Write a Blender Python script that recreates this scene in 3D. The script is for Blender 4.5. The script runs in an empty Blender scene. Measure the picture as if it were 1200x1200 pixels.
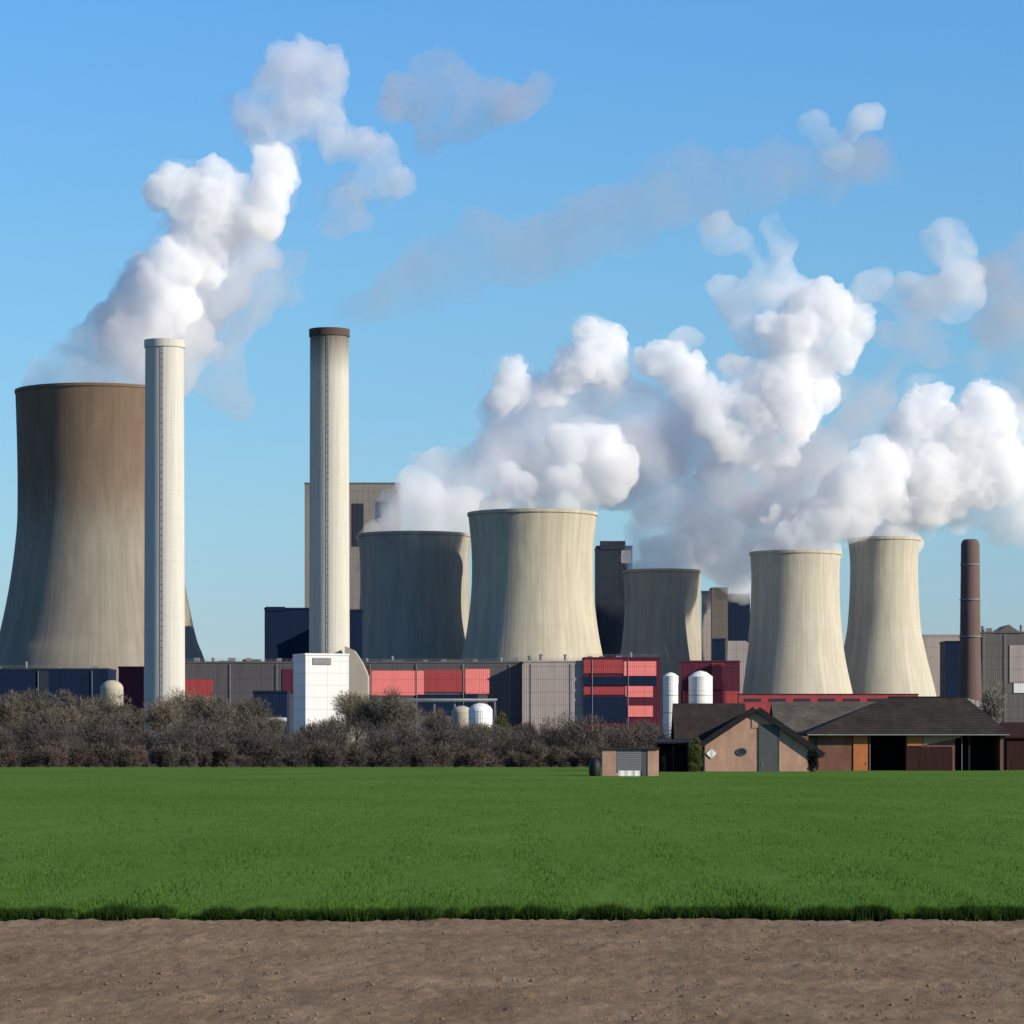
import bpy, bmesh, math, random
import numpy as np
from mathutils import Vector, Matrix, noise

random.seed(7)
rng = np.random.default_rng(11)
sc = bpy.context.scene
col = sc.collection
R = math.radians
F = 2400.0            # focal length in photo pixels (photo is 1200 wide)
HY = 878.0            # horizon row in the photo
CAMZ = 3.5
KD = 1.6              # the lens is this much longer and every distance this much greater (see the end of the script)

def wx(px, d): return (px - 600.0) / F * d
def wz(py, d): return CAMZ + (HY - py) / F * d
def ws(n, d): return n / F * d

# ------------------------------------------------------------------ helpers
def setp(o, label=None, cat=None, group=None, kind=None):
    if label: o['label'] = label
    if cat: o['category'] = cat
    if group: o['group'] = group
    if kind: o['kind'] = kind
    return o

def thing(name, label, cat, loc=(0, 0, 0), rz=0.0, group=None):
    o = bpy.data.objects.new(name, None)
    o.empty_display_size = 1
    o.location = loc
    o.rotation_euler = (0, 0, rz)
    col.objects.link(o)
    return setp(o, label, cat, group)

def link_mesh(name, me, mat, parent=None, smooth=False):
    o = bpy.data.objects.new(name, me)
    if mat is not None:
        me.materials.clear(); me.materials.append(mat)
    if smooth:
        me.polygons.foreach_set('use_smooth', [True] * len(me.polygons))
    col.objects.link(o)
    if parent is not None: o.parent = parent
    return o

class MB:
    def __init__(s): s.v = []; s.f = []
    def add(s, vs, fs):
        n = len(s.v); s.v += [tuple(p) for p in vs]; s.f += [tuple(i + n for i in f) for f in fs]; return s
    def box(s, x0, x1, y0, y1, z0, z1):
        return s.add([(x0,y0,z0),(x1,y0,z0),(x1,y1,z0),(x0,y1,z0),(x0,y0,z1),(x1,y0,z1),(x1,y1,z1),(x0,y1,z1)],
                     [(0,3,2,1),(4,5,6,7),(0,1,5,4),(1,2,6,5),(2,3,7,6),(3,0,4,7)])
    def prism_y(s, poly, y0, y1):           # polygon in x,z (counter-clockwise seen from -y) pushed along y
        n = len(poly)
        vs = [(x, y0, z) for x, z in poly] + [(x, y1, z) for x, z in poly]
        fs = [tuple(range(n)), tuple(range(2*n-1, n-1, -1))]
        for i in range(n):
            j = (i + 1) % n
            fs.append((i, i + n, j + n, j))
        return s.add(vs, fs)
    def prism_x(s, poly, x0, x1):           # polygon in y,z pushed along x
        n = len(poly)
        vs = [(x0, y, z) for y, z in poly] + [(x1, y, z) for y, z in poly]
        fs = [tuple(range(n-1, -1, -1)), tuple(range(n, 2*n))]
        for i in range(n):
            j = (i + 1) % n
            fs.append((i, j, j + n, i + n))
        return s.add(vs, fs)
    def lathe(s, prof, seg=64, cx=0, cy=0, cap=True):
        vs = []; fs = []
        for r, z in prof:
            for k in range(seg):
                a = 2 * math.pi * k / seg
                vs.append((cx + r * math.cos(a), cy + r * math.sin(a), z))
        for i in range(len(prof) - 1):
            for k in range(seg):
                k2 = (k + 1) % seg
                fs.append((i*seg+k, i*seg+k2, (i+1)*seg+k2, (i+1)*seg+k))
        if cap:
            fs.append(tuple(range(seg-1, -1, -1)))
            fs.append(tuple((len(prof)-1)*seg + k for k in range(seg)))
        return s.add(vs, fs)
    def tube(s, p0, p1, r0, r1=None, seg=6):
        r1 = r0 if r1 is None else r1
        p0 = Vector(p0); p1 = Vector(p1); d = (p1 - p0)
        if d.length < 1e-6: return s
        d.normalize()
        a = d.orthogonal().normalized(); b = d.cross(a)
        vs = []
        for p, r in ((p0, r0), (p1, r1)):
            for k in range(seg):
                t = 2*math.pi*k/seg
                vs.append(p + (a*math.cos(t) + b*math.sin(t)) * r)
        fs = [(k, (k+1) % seg, seg + (k+1) % seg, seg + k) for k in range(seg)]
        fs += [tuple(range(seg-1, -1, -1)), tuple(range(seg, 2*seg))]
        return s.add(vs, fs)
    def build(s, name, mat, parent=None, smooth=False, bevel=0.0, auto=None):
        me = bpy.data.meshes.new(name)
        me.from_pydata(s.v, [], s.f)
        bm = bmesh.new(); bm.from_mesh(me)
        bmesh.ops.recalc_face_normals(bm, faces=bm.faces)
        if bevel > 0:
            bmesh.ops.bevel(bm, geom=[e for e in bm.edges], offset=bevel, segments=2, affect='EDGES', profile=0.7)
        bm.to_mesh(me); bm.free()
        me.update()
        o = link_mesh(name, me, mat, parent, smooth)
        if auto is not None:
            me.set_sharp_from_angle(angle=R(auto))
        return o

# ------------------------------------------------------------------ materials
def nodes(name):
    m = bpy.data.materials.new(name); m.use_nodes = True
    nt = m.node_tree
    for n in list(nt.nodes): nt.nodes.remove(n)
    out = nt.nodes.new('ShaderNodeOutputMaterial')
    return m, nt, out

def N(nt, t, **kw):
    n = nt.nodes.new(t)
    for k, v in kw.items(): setattr(n, k, v)
    return n

def coords(nt, scale, src='Object'):
    tc = N(nt, 'ShaderNodeTexCoord'); mp = N(nt, 'ShaderNodeMapping')
    mp.inputs['Scale'].default_value = scale
    nt.links.new(tc.outputs[src], mp.inputs['Vector'])
    return mp.outputs['Vector']

def ramp(nt, fac, stops):
    r = N(nt, 'ShaderNodeValToRGB')
    e = r.color_ramp.elements
    while len(e) > 1: e.remove(e[-1])
    for i, (p, c) in enumerate(stops):
        el = e[0] if i == 0 else e.new(p)
        el.position = p
        el.color = (c[0], c[1], c[2], 1)
    nt.links.new(fac, r.inputs['Fac'])
    return r.outputs['Color']

def noise_fac(nt, vec, scale, detail=4, rough=0.55, dist=0.0):
    n = N(nt, 'ShaderNodeTexNoise')
    n.inputs['Scale'].default_value = scale
    n.inputs['Detail'].default_value = detail
    n.inputs['Roughness'].default_value = rough
    n.inputs['Distortion'].default_value = dist
    nt.links.new(vec, n.inputs['Vector'])
    return n.outputs['Fac']

def mix(nt, a, b, fac, mode='MIX'):
    n = N(nt, 'ShaderNodeMix', data_type='RGBA', blend_type=mode)
    if isinstance(fac, (int, float)): n.inputs[0].default_value = fac
    else: nt.links.new(fac, n.inputs[0])
    for sock, v in ((n.inputs[6], a), (n.inputs[7], b)):
        if isinstance(v, (tuple, list)): sock.default_value = (v[0], v[1], v[2], 1)
        else: nt.links.new(v, sock)
    return n.outputs[2]

def math_node(nt, op, a, b=None):
    n = N(nt, 'ShaderNodeMath', operation=op)
    for i, v in enumerate((a, b)):
        if v is None: continue
        if isinstance(v, (int, float)): n.inputs[i].default_value = v
        else: nt.links.new(v, n.inputs[i])
    return n.outputs[0]

def principled(nt, out, color, rough=0.85, bump=None, bump_s=0.3, bump_d=0.1, metallic=0.0, spec=0.3):
    p = N(nt, 'ShaderNodeBsdfPrincipled')
    if isinstance(color, (tuple, list)): p.inputs['Base Color'].default_value = (*color[:3], 1)
    else: nt.links.new(color, p.inputs['Base Color'])
    p.inputs['Roughness'].default_value = rough
    p.inputs['Metallic'].default_value = metallic
    p.inputs['Specular IOR Level'].default_value = spec
    if bump is not None:
        b = N(nt, 'ShaderNodeBump')
        b.inputs['Strength'].default_value = bump_s
        b.inputs['Distance'].default_value = bump_d
        nt.links.new(bump, b.inputs['Height'])
        nt.links.new(b.outputs['Normal'], p.inputs['Normal'])
    nt.links.new(p.outputs['BSDF'], out.inputs['Surface'])
    return p

K = 0.60               # overall reflectance level of the built surfaces for this exposure
def sc3(c, k): return tuple(min(1.0, x * k) for x in c)

def m_plain(name, c, var=0.18, scale=0.4, rough=0.85, stretch=(1, 1, 1), spec=0.25, bump=0.15):
    c = sc3(c, K)
    m, nt, out = nodes(name)
    f = noise_fac(nt, coords(nt, stretch), scale, 5, 0.6)
    colr = ramp(nt, f, [(0.25, sc3(c, 1 - var)), (0.75, sc3(c, 1 + var))])
    principled(nt, out, colr, rough, f, bump, 0.1, spec=spec if rough < .7 else 0.06)
    return m

def m_clad(name, c, pitch=0.6, var=0.14, seam=6.0, rough=0.6, horizontal=False):
    """profiled sheet cladding with panel joints and streaks of dirt"""
    c = sc3(c, K)
    m, nt, out = nodes(name)
    v = coords(nt, (1, 1, 1))
    sep = N(nt, 'ShaderNodeSeparateXYZ'); nt.links.new(v, sep.inputs[0])
    xy = math_node(nt, 'ADD', sep.outputs[0], sep.outputs[1])
    run = sep.outputs[2] if horizontal else xy
    s = math_node(nt, 'SINE', math_node(nt, 'MULTIPLY', run, 2 * math.pi / pitch))
    f = noise_fac(nt, coords(nt, (0.25, 0.25, 0.03)), 1.0, 5, 0.6)
    base = ramp(nt, f, [(0.25, sc3(c, 1 - var)), (0.75, sc3(c, 1 + var))])
    fr = math_node(nt, 'FRACT', math_node(nt, 'DIVIDE', sep.outputs[2], seam))
    line = math_node(nt, 'LESS_THAN', fr, 0.035)
    colr = mix(nt, base, sc3(c, 0.6), line)
    fr2 = math_node(nt, 'FRACT', math_node(nt, 'DIVIDE', xy, seam * 1.7))
    line2 = math_node(nt, 'LESS_THAN', fr2, 0.02)
    colr = mix(nt, colr, sc3(c, 0.7), line2)
    principled(nt, out, colr, rough, s, 0.35, 0.06, spec=0.12)
    return m

def m_brick(name, c1, c2, mortar, scale=1.0):
    c1, c2, mortar = sc3(c1, K), sc3(c2, K), sc3(mortar, K)
    m, nt, out = nodes(name)
    tc = N(nt, 'ShaderNodeTexCoord'); sep = N(nt, 'ShaderNodeSeparateXYZ')
    nt.links.new(tc.outputs['Object'], sep.inputs[0])
    cmb = N(nt, 'ShaderNodeCombineXYZ')
    nt.links.new(math_node(nt, 'ADD', sep.outputs[0], sep.outputs[1]), cmb.inputs[0])
    nt.links.new(sep.outputs[2], cmb.inputs[1])
    b = N(nt, 'ShaderNodeTexBrick')
    b.inputs['Scale'].default_value = 1.0 / scale
    b.inputs['Brick Width'].default_value = 0.25; b.inputs['Row Height'].default_value = 0.08
    b.inputs['Mortar Size'].default_value = 0.012
    b.inputs['Color1'].default_value = (*c1, 1); b.inputs['Color2'].default_value = (*c2, 1)
    b.inputs['Mortar'].default_value = (*mortar, 1)
    nt.links.new(cmb.outputs[0], b.inputs['Vector'])
    f = noise_fac(nt, coords(nt, (1, 1, 0.5)), 0.5, 6, 0.65)
    shade = ramp(nt, f, [(0.3, (0.72, 0.7, 0.68)), (0.7, (1.15, 1.12, 1.1))])
    colr = mix(nt, b.outputs['Color'], shade, 1.0, 'MULTIPLY')
    principled(nt, out, colr, 0.9, b.outputs['Fac'], -0.3, 0.02)
    return m

def m_concrete(name, c, brown=None, H=1.0, spots=0.5, top_stain=None):
    """weathered tower concrete: vertical run-off streaks, lift joints, blotches"""
    c = sc3(c, K)
    m, nt, out = nodes(name)
    tc = N(nt, 'ShaderNodeTexCoord'); sep = N(nt, 'ShaderNodeSeparateXYZ')
    nt.links.new(tc.outputs['Object'], sep.inputs[0])
    ang = math_node(nt, 'ARCTAN2', sep.outputs[1], sep.outputs[0])
    cmb = N(nt, 'ShaderNodeCombineXYZ')
    nt.links.new(math_node(nt, 'MULTIPLY', ang, 20.0), cmb.inputs[0])
    nt.links.new(math_node(nt, 'MULTIPLY', sep.outputs[2], 0.012), cmb.inputs[2])
    streak = noise_fac(nt, cmb.outputs[0], 1.0, 5, 0.6, 0.2)
    cmb2 = N(nt, 'ShaderNodeCombineXYZ')
    nt.links.new(math_node(nt, 'MULTIPLY', ang, 5.0), cmb2.inputs[0])
    nt.links.new(math_node(nt, 'MULTIPLY', sep.outputs[2], 0.035), cmb2.inputs[2])
    blotch = noise_fac(nt, cmb2.outputs[0], 1.0, 4, 0.55, 0.5)
    a = ramp(nt, streak, [(0.25, sc3(c, 0.84)), (0.75, sc3(c, 1.14))])
    b = ramp(nt, blotch, [(0.3, (0.80, 0.79, 0.78)), (0.65, (1.06, 1.06, 1.06))])
    colr = mix(nt, a, b, spots, 'MULTIPLY')
    zn = math_node(nt, 'DIVIDE', sep.outputs[2], H)
    if brown is not None:
        # a broad brown tone of the upper shell with a ragged lower edge
        k = math_node(nt, 'ADD', zn, math_node(nt, 'MULTIPLY', math_node(nt, 'SUBTRACT', streak, 0.5), 0.35))
        fac = ramp(nt, k, [(0.58, (0, 0, 0)), (0.72, (0.85,)*3), (1.0, (1, 1, 1))])
        colr = mix(nt, colr, mix(nt, colr, brown, 1.0, 'MULTIPLY'), fac)
    if top_stain is not None:
        k = math_node(nt, 'ADD', zn, math_node(nt, 'MULTIPLY', math_node(nt, 'SUBTRACT', streak, 0.5), 0.12))
        fac = ramp(nt, k, [(top_stain, (0, 0, 0)), (1.0, (1, 1, 1))])
        colr = mix(nt, colr, (0.055, 0.04, 0.032), fac)
    fr = math_node(nt, 'FRACT', math_node(nt, 'DIVIDE', sep.outputs[2], 6.0))
    joint = math_node(nt, 'LESS_THAN', fr, 0.03)
    colr = mix(nt, colr, mix(nt, colr, (0.9, 0.89, 0.88), 1.0, 'MULTIPLY'), joint)
    principled(nt, out, colr, 0.9, streak, 0.25, 0.3, spec=0.2)
    return m

def m_steam(name, density, aniso=0.0, albedo=(0.995, 0.995, 0.997)):
    m, nt, out = nodes(name)
    v = N(nt, 'ShaderNodeVolumePrincipled')
    v.inputs['Color'].default_value = (*albedo, 1)
    v.inputs['Density'].default_value = density
    v.inputs['Anisotropy'].default_value = aniso
    nt.links.new(v.outputs[0], out.inputs['Volume'])
    return m

M = {}
M['soil'] = None
M['ground'] = m_plain('waste_ground', (0.11, 0.085, 0.055), 0.35, 0.05, 0.95)
def m_tiles(name, c, pitch=0.42):
    """tiled roof: courses along the slope, mossy and patched"""
    m, nt, out = nodes(name)
    v = coords(nt, (1, 1, 1)); sep = N(nt, 'ShaderNodeSeparateXYZ'); nt.links.new(v, sep.inputs[0])
    fr = math_node(nt, 'FRACT', math_node(nt, 'DIVIDE', sep.outputs[2], pitch))
    f = noise_fac(nt, v, 0.35, 6, 0.7); f2 = noise_fac(nt, v, 2.5, 3, 0.7)
    base = ramp(nt, f, [(0.3, sc3(c, .62)), (0.55, c), (0.75, (c[0]*1.45, c[1]*1.5, c[2]*1.35))])
    base = mix(nt, base, ramp(nt, f2, [(0.3, (.8, .8, .8)), (0.7, (1.2, 1.18, 1.15))]), 1.0, 'MULTIPLY')
    line = math_node(nt, 'LESS_THAN', fr, 0.16)
    colr = mix(nt, base, mix(nt, base, (.6, .6, .6), 1.0, 'MULTIPLY'), line)
    principled(nt, out, colr, 0.9, fr, 0.5, 0.05, spec=0.06)
    return m
M['slate_roof'] = m_tiles('brown_grey_tiles', (0.036, 0.030, 0.029))
M['old_roof'] = m_tiles('weathered_tiles', (0.085, 0.076, 0.066))
M['verge'] = m_plain('black_verge', (0.014, 0.014, 0.017), 0.3, 1.0, 0.6)
M['brick'] = m_brick('farm_brick', (0.72, 0.40, 0.285), (0.58, 0.31, 0.22), (0.62, 0.47, 0.36))
M['red_brick'] = m_brick('barn_brick', (0.30, 0.115, 0.075), (0.22, 0.085, 0.06), (0.26, 0.17, 0.13))
M['maroon'] = m_plain('maroon_boards', (0.055, 0.026, 0.024), 0.3, 0.8, 0.8, (3, 3, 0.3))
M['orange'] = m_plain('orange_paint', (0.62, 0.21, 0.07), 0.15, 0.8, 0.55)
M['dark'] = m_plain('shade_black_interior', (0.012, 0.012, 0.016), 0.3, 0.8, 0.9)  # near-black colour stands in for shade inside doorways and sheds
M['navy'] = m_clad('navy_and_shade_cladding', (0.010, 0.025, 0.066), 0.8)
M['navy_grey'] = m_clad('slate_blue_and_shade_cladding', (0.045, 0.055, 0.08), 0.8)
M['grey'] = m_clad('grey_cladding', (0.145, 0.135, 0.145), 0.9)
M['mid_grey'] = m_clad('stone_grey_cladding', (0.19, 0.175, 0.165), 0.9)
M['pale_grey'] = m_clad('pale_grey_cladding', (0.34, 0.315, 0.29), 0.9)
M['beige'] = m_clad('beige_cladding', (0.52, 0.45, 0.42), 0.9)
M['red'] = m_clad('red_cladding', (0.52, 0.09, 0.095), 0.9, 0.12)
M['bright_red'] = m_clad('lit_red_cladding', (1.25, 0.34, 0.31), 0.9, 0.08)  # bright copy of the red, sunlight put into the colour
M['dark_red'] = m_clad('maroon_cladding', (0.13, 0.03, 0.055), 0.9)
M['white'] = m_clad('white_sheeting', (1.08, 1.08, 1.04), 0.9, 0.05, 5.0)
M['cream'] = m_plain('cream_render', (0.55, 0.50, 0.40), 0.1, 0.2, 0.8)
M['roof_grey'] = m_plain('flat_roof_felt', (0.16, 0.16, 0.165), 0.2, 0.2, 0.9)
M['steel'] = m_plain('galvanised_steel', (0.30, 0.31, 0.32), 0.2, 0.6, 0.45)
M['glass'] = m_plain('dark_glass', (0.03, 0.04, 0.055), 0.2, 0.5, 0.12, spec=0.5)
M['slat'] = m_clad('grey_shutter', (0.24, 0.25, 0.27), 0.25, 0.15, 0.5, 0.5, True)
M['grey_door'] = m_plain('grey_door_paint', (0.12, 0.135, 0.135), 0.15, 0.6, 0.7, (3, 3, 0.4))
M['chimney_brick'] = m_concrete('stack_brick', (0.185, 0.125, 0.112), None, 1.0, 0.6)

# ------------------------------------------------------------------ camera, light, sky
cam = bpy.data.cameras.new('camera'); camo = bpy.data.objects.new('camera', cam); col.objects.link(camo)
camo.location = (0, 0, CAMZ); camo.rotation_euler = (R(90), 0, 0)
cam.sensor_width = 36; cam.sensor_fit = 'HORIZONTAL'; cam.lens = 36 * F * KD / 1200
cam.shift_y = (HY - 600) / 1200
cam.clip_start = 0.5; cam.clip_end = 30000
sc.camera = camo

SUN_PHI, SUN_EL = 65.0, 24.0
sun = bpy.data.lights.new('sun', 'SUN'); suno = bpy.data.objects.new('sun', sun); col.objects.link(suno)
to_sun = Vector((math.sin(R(SUN_PHI)) * math.cos(R(SUN_EL)), -math.cos(R(SUN_PHI)) * math.cos(R(SUN_EL)), math.sin(R(SUN_EL))))
suno.rotation_euler = to_sun.to_track_quat('Z', 'Y').to_euler()
sun.energy = 5.0; sun.angle = R(0.53); sun.color = (1.0, 0.90, 0.74)

w = bpy.data.worlds.new('World'); sc.world = w; w.use_nodes = True
nt = w.node_tree
for n in list(nt.nodes): nt.nodes.remove(n)
wo = nt.nodes.new('ShaderNodeOutputWorld'); bg = nt.nodes.new('ShaderNodeBackground'); sky = nt.nodes.new('ShaderNodeTexSky')
sky.sky_type = 'NISHITA'; sky.sun_disc = False
sky.sun_elevation = R(SUN_EL); sky.sun_rotation = R(180 - SUN_PHI)
sky.altitude = 100; sky.air_density = 1.0; sky.dust_density = 0.0; sky.ozone_density = 6.0
bg.inputs['Strength'].default_value = 0.15
# clear winter air: keep the horizon from washing out (tint by the height of the view direction in the sky)
tcw = N(nt, 'ShaderNodeTexCoord'); sepw = N(nt, 'ShaderNodeSeparateXYZ'); nt.links.new(tcw.outputs['Generated'], sepw.inputs[0])
def tint(el, c): return (math.sin(R(el)), c)
tr = ramp(nt, sepw.outputs[2], [tint(0, (.43, .44, .48)), tint(2.0, (.44, .47, .535)), tint(4.1, (.52, .57, .575)), tint(8.4, (.56, .68, .665)), tint(12.6, (.52, .73, .785)), tint(25, (.52, .70, .80)), tint(90, (.45, .55, .65))])
nt.links.new(mix(nt, sky.outputs[0], tr, 1.0, 'MULTIPLY'), bg.inputs[0]); nt.links.new(bg.outputs[0], wo.inputs[0])

sc.view_settings.view_transform = 'Standard'; sc.view_settings.look = 'None'
sc.view_settings.gamma = 1.0; sc.view_settings.exposure = 0.5
sc.render.engine = 'CYCLES'
sc.cycles.max_bounces = 64; sc.cycles.volume_bounces = 48
sc.cycles.diffuse_bounces = 3; sc.cycles.glossy_bounces = 2; sc.cycles.transmission_bounces = 2
sc.cycles.transparent_max_bounces = 12
sc.cycles.sample_clamp_indirect = 4.0
sc.cycles.use_denoising = True

# ------------------------------------------------------------------ cooling towers
def smooth_profile(pts, n=28):
    """pts: list of (half width, height) bottom to top -> Catmull-Rom resample"""
    P = [np.array(p, float) for p in pts]
    P = [2*P[0]-P[1]] + P + [2*P[-1]-P[-2]]
    out = []
    for i in range(1, len(P) - 2):
        for t in np.linspace(0, 1, n, endpoint=False):
            p0, p1, p2, p3 = P[i-1], P[i], P[i+1], P[i+2]
            out.append(tuple(0.5*((2*p1)+(-p0+p2)*t+(2*p0-5*p1+4*p2-p3)*t*t+(-p0+3*p1-3*p2+p3)*t**3)))
    out.append(tuple(P[-2]))
    return out

def cooling_tower(label, cpx, d, prof_px, mat, group):
    """prof_px: (half width px, row px) from top down"""
    x = wx(cpx, d)
    t = thing('cooling_tower', label, 'cooling tower', (x, d, 0), 0, group)
    dz = d - 0.9 * ws(prof_px[0][0], d) / KD       # heights were read off the near face
    pts = [(ws(h, d), wz(y, dz)) for h, y in reversed(prof_px)]
    prof = smooth_profile(pts)
    top_r, top_z = prof[-1]
    inner = [(r - 1.2, z) for r, z in reversed(prof)]
    mb = MB()
    mb.lathe(prof + [(top_r - 1.2, top_z)] + inner[1:], 128, cap=False)
    mb.build('shell', mat, t, True, auto=40)
    rb = MB(); rb.lathe([(top_r + 0.05, top_z - 1.5), (top_r + 0.4, top_z - 1.3), (top_r + 0.4, top_z + 0.3), (top_r - 1.4, top_z + 0.3), (top_r - 1.4, top_z - 1.5)], 128, cap=False)
    rb.build('rim', mat, t, True, auto=30)
    # ring foundation under the shell
    br, bz = prof[0]
    fb = MB(); fb.lathe([(br + 1.5, -0.5), (br + 1.5, bz - 0.05), (br - 2.5, bz - 0.05), (br - 2.5, -0.5)], 96, cap=False)
    fb.build('base_ring', mat, t, True, auto=30)
    return t

M['tower_rim'] = m_plain('sooty_rim_concrete', (0.13, 0.10, 0.08), 0.2, 0.05, 0.9)
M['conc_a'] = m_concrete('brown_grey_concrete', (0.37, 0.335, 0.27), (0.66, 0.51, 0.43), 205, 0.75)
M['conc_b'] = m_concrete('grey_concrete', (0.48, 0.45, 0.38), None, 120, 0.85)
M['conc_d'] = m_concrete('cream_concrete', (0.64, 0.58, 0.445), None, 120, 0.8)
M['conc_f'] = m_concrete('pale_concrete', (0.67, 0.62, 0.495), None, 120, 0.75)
M['stack_white'] = m_concrete('white_stack_paint', (0.76, 0.745, 0.67), None, 185, 0.35)
M['stack_soot'] = m_concrete('sooty_stack_paint', (0.74, 0.715, 0.62), None, 190, 0.4, top_stain=0.885)

DA, DB, DD, DE, DF, DG = 1130, 1092, 1050, 1150, 1100, 1165
GT = 'cooling towers of the power station'
cooling_tower('very large brown-topped cooling tower, tallest of all, behind the leftmost white chimney', 114.5, DA,
    [(95.5, 450), (93.5, 520), (93, 580), (94.5, 620), (102, 680), (114.5, 742), (126, 775), (152, 868)], M['conc_a'], GT)
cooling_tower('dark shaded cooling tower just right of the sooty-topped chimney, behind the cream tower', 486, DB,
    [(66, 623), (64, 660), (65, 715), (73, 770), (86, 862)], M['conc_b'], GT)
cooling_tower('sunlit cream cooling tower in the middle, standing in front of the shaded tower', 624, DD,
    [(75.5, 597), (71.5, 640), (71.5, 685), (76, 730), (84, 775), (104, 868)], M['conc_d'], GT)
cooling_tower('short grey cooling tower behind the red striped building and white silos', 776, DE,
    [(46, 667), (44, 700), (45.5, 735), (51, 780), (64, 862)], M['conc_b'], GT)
cooling_tower('pale cooling tower directly behind the big farm gable, left one of the right-hand pair', 932, DF,
    [(53, 645), (51.5, 675), (53, 720), (57.5, 765), (67, 812), (80, 868)], M['conc_f'], GT)
cooling_tower('pale cooling tower nearest the brown brick stack, partly hidden by its pair', 1036, DG,
    [(42, 629), (39.5, 665), (42.5, 730), (50, 770), (60, 811), (70, 864)], M['conc_f'], GT)

# ------------------------------------------------------------------ chimneys
def chimney(label, cpx, d, top, half_top, half_bot, mat, ladder=True):
    t = thing('chimney', label, 'chimney', (wx(cpx, d), d, 0), 0, 'tall concrete chimneys')
    r1 = ws(half_top, d); r0 = ws(half_bot, d); H = wz(top, d - r1 / KD)
    mb = MB(); mb.lathe([(r0, 0), (r0 * .6 + r1 * .4, H * .4), (r1, H - 4), (r1, H), (r1 - 0.8, H), (r1 - 0.8, H - 12)], 96, cap=False)
    mb.lathe([(r1 - 0.8, H - 12.0), (0.05, H - 12.2)], 96, cap=False)
    mb.build('shaft', mat, t, True, auto=35)
    rb = MB(); rb.lathe([(r1 + .02, H - 3.2), (r1 + .45, H - 3.0), (r1 + .45, H + .25), (r1 - 1.0, H + .25), (r1 - 1.0, H - 3.2)], 96, cap=False)
    rb.build('rim', M['tower_rim'] if mat is M['stack_soot'] else mat, t, True, auto=35)
    if ladder:
        a = R(-90 - 0.5); lx = math.cos(a); ly = math.sin(a)
        lb = MB()
        for off in (-0.35, 0.35):
            lb.tube((r0*lx + off, r0*ly - .25, 6), (r1*lx + off, r1*ly - .25, H - 3.3), 0.09, seg=4)
        z = 8
        while z < H - 5:
            rr = r0 + (r1 - r0) * min(1, z / H)
            lb.box(rr*lx - .35, rr*lx + .35, rr*ly - .32, rr*ly + .1, z, z + .15); z += 3.0
        lb.build('ladder', M['steel'], t)
    return t
chimney('tall white chimney in front of the largest cooling tower', 192.8, 880, 397, 22.5, 24.2, M['stack_white'])
chimney('tall white chimney with a sooty brown top rising behind the white block', 386, 905, 384, 22.6, 24.0, M['stack_soot'])

d = 940
t = thing('brick_stack', 'slim brown brick stack rising right of the cooling tower pair', 'chimney', (wx(1137, d), d, 0))
H = wz(632, d); r1 = ws(10.8, d); r0 = ws(15, d)
mb = MB(); mb.lathe([(r0, 0), (r0*.96, H*.15), (r1*1.12, H*.5), (r1, H - 2.2), (r1*.86, H - .6), (r1*.62, H), (r1*.5, H), (r1*.5, H - 6), (0.02, H - 6.2)], 64, cap=False)
mb.build('shaft', M['chimney_brick'], t, True, auto=35)
for zz in (0.55, 0.72, 0.88):
    rr = r0 + (r1 - r0) * zz
    rb = MB()
    rb.lathe([(rr*1.0, H*zz), (rr + .25, H*zz), (rr + .25, H*zz + .5), (rr*1.0, H*zz + .5)], 48, cap=False)
    rb.build('iron_band', M['steel'], t, True, auto=30)

# ------------------------------------------------------------------ works buildings
def block(name, label, cat, x0, x1, top, d, mat, deep=30, rz=0, roofmat=None, group=None, poly=None, parapet=0.8, bands=(), base_row=None):
    """a works building whose front wall spans photo columns x0..x1 at distance d; bands: (part name, x0, x1, y0, y1, material)"""
    cx = (x0 + x1) / 2
    X = wx(cx, d); hw = ws((x1 - x0) / 2, d); H = wz(top, d)
    t = thing(name, label, cat, (X, d, 0), rz, group)
    mb = MB()
    if poly is None:
        mb.box(-hw, hw, 0, deep, 0, H)
        mb.build('wall', mat, t)
        rf = MB()
        rf.box(-hw - .25, hw + .25, -.25, .35, H + .003, H + parapet)
        rf.box(-hw - .25, hw + .25, deep - .35, deep + .25, H + .003, H + parapet)
        rf.box(-hw - .25, -hw + .35, .353, deep - .353, H + .003, H + parapet)
        rf.box(hw - .35, hw + .25, .353, deep - .353, H + .003, H + parapet)
        rf.build('parapet', roofmat or mat, t)
    else:
        pp = [(ws(px - cx, d), 0 if py is None else wz(py, d)) for px, py in poly]
        mb.prism_y(pp, 0, deep); mb.build('wall', mat, t)
    for (pn, a, b, y0, y1, pm) in bands:
        bb = MB(); bb.box(ws(a - cx, d), ws(b - cx, d), -.35, .5, wz(y1, d), wz(y0, d)); bb.build(pn, pm, t)
    return t

def roof_units(t, spots, d, cx, top, mat=None):
    H = wz(top, d)
    for (a, b, h, y) in spots:
        u = MB(); u.box(ws(a - cx, d), ws(b - cx, d), y, y + 8, H + .01, H + ws(h, d)); u.build('roof_vent', mat or M['roof_grey'], t)

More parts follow.
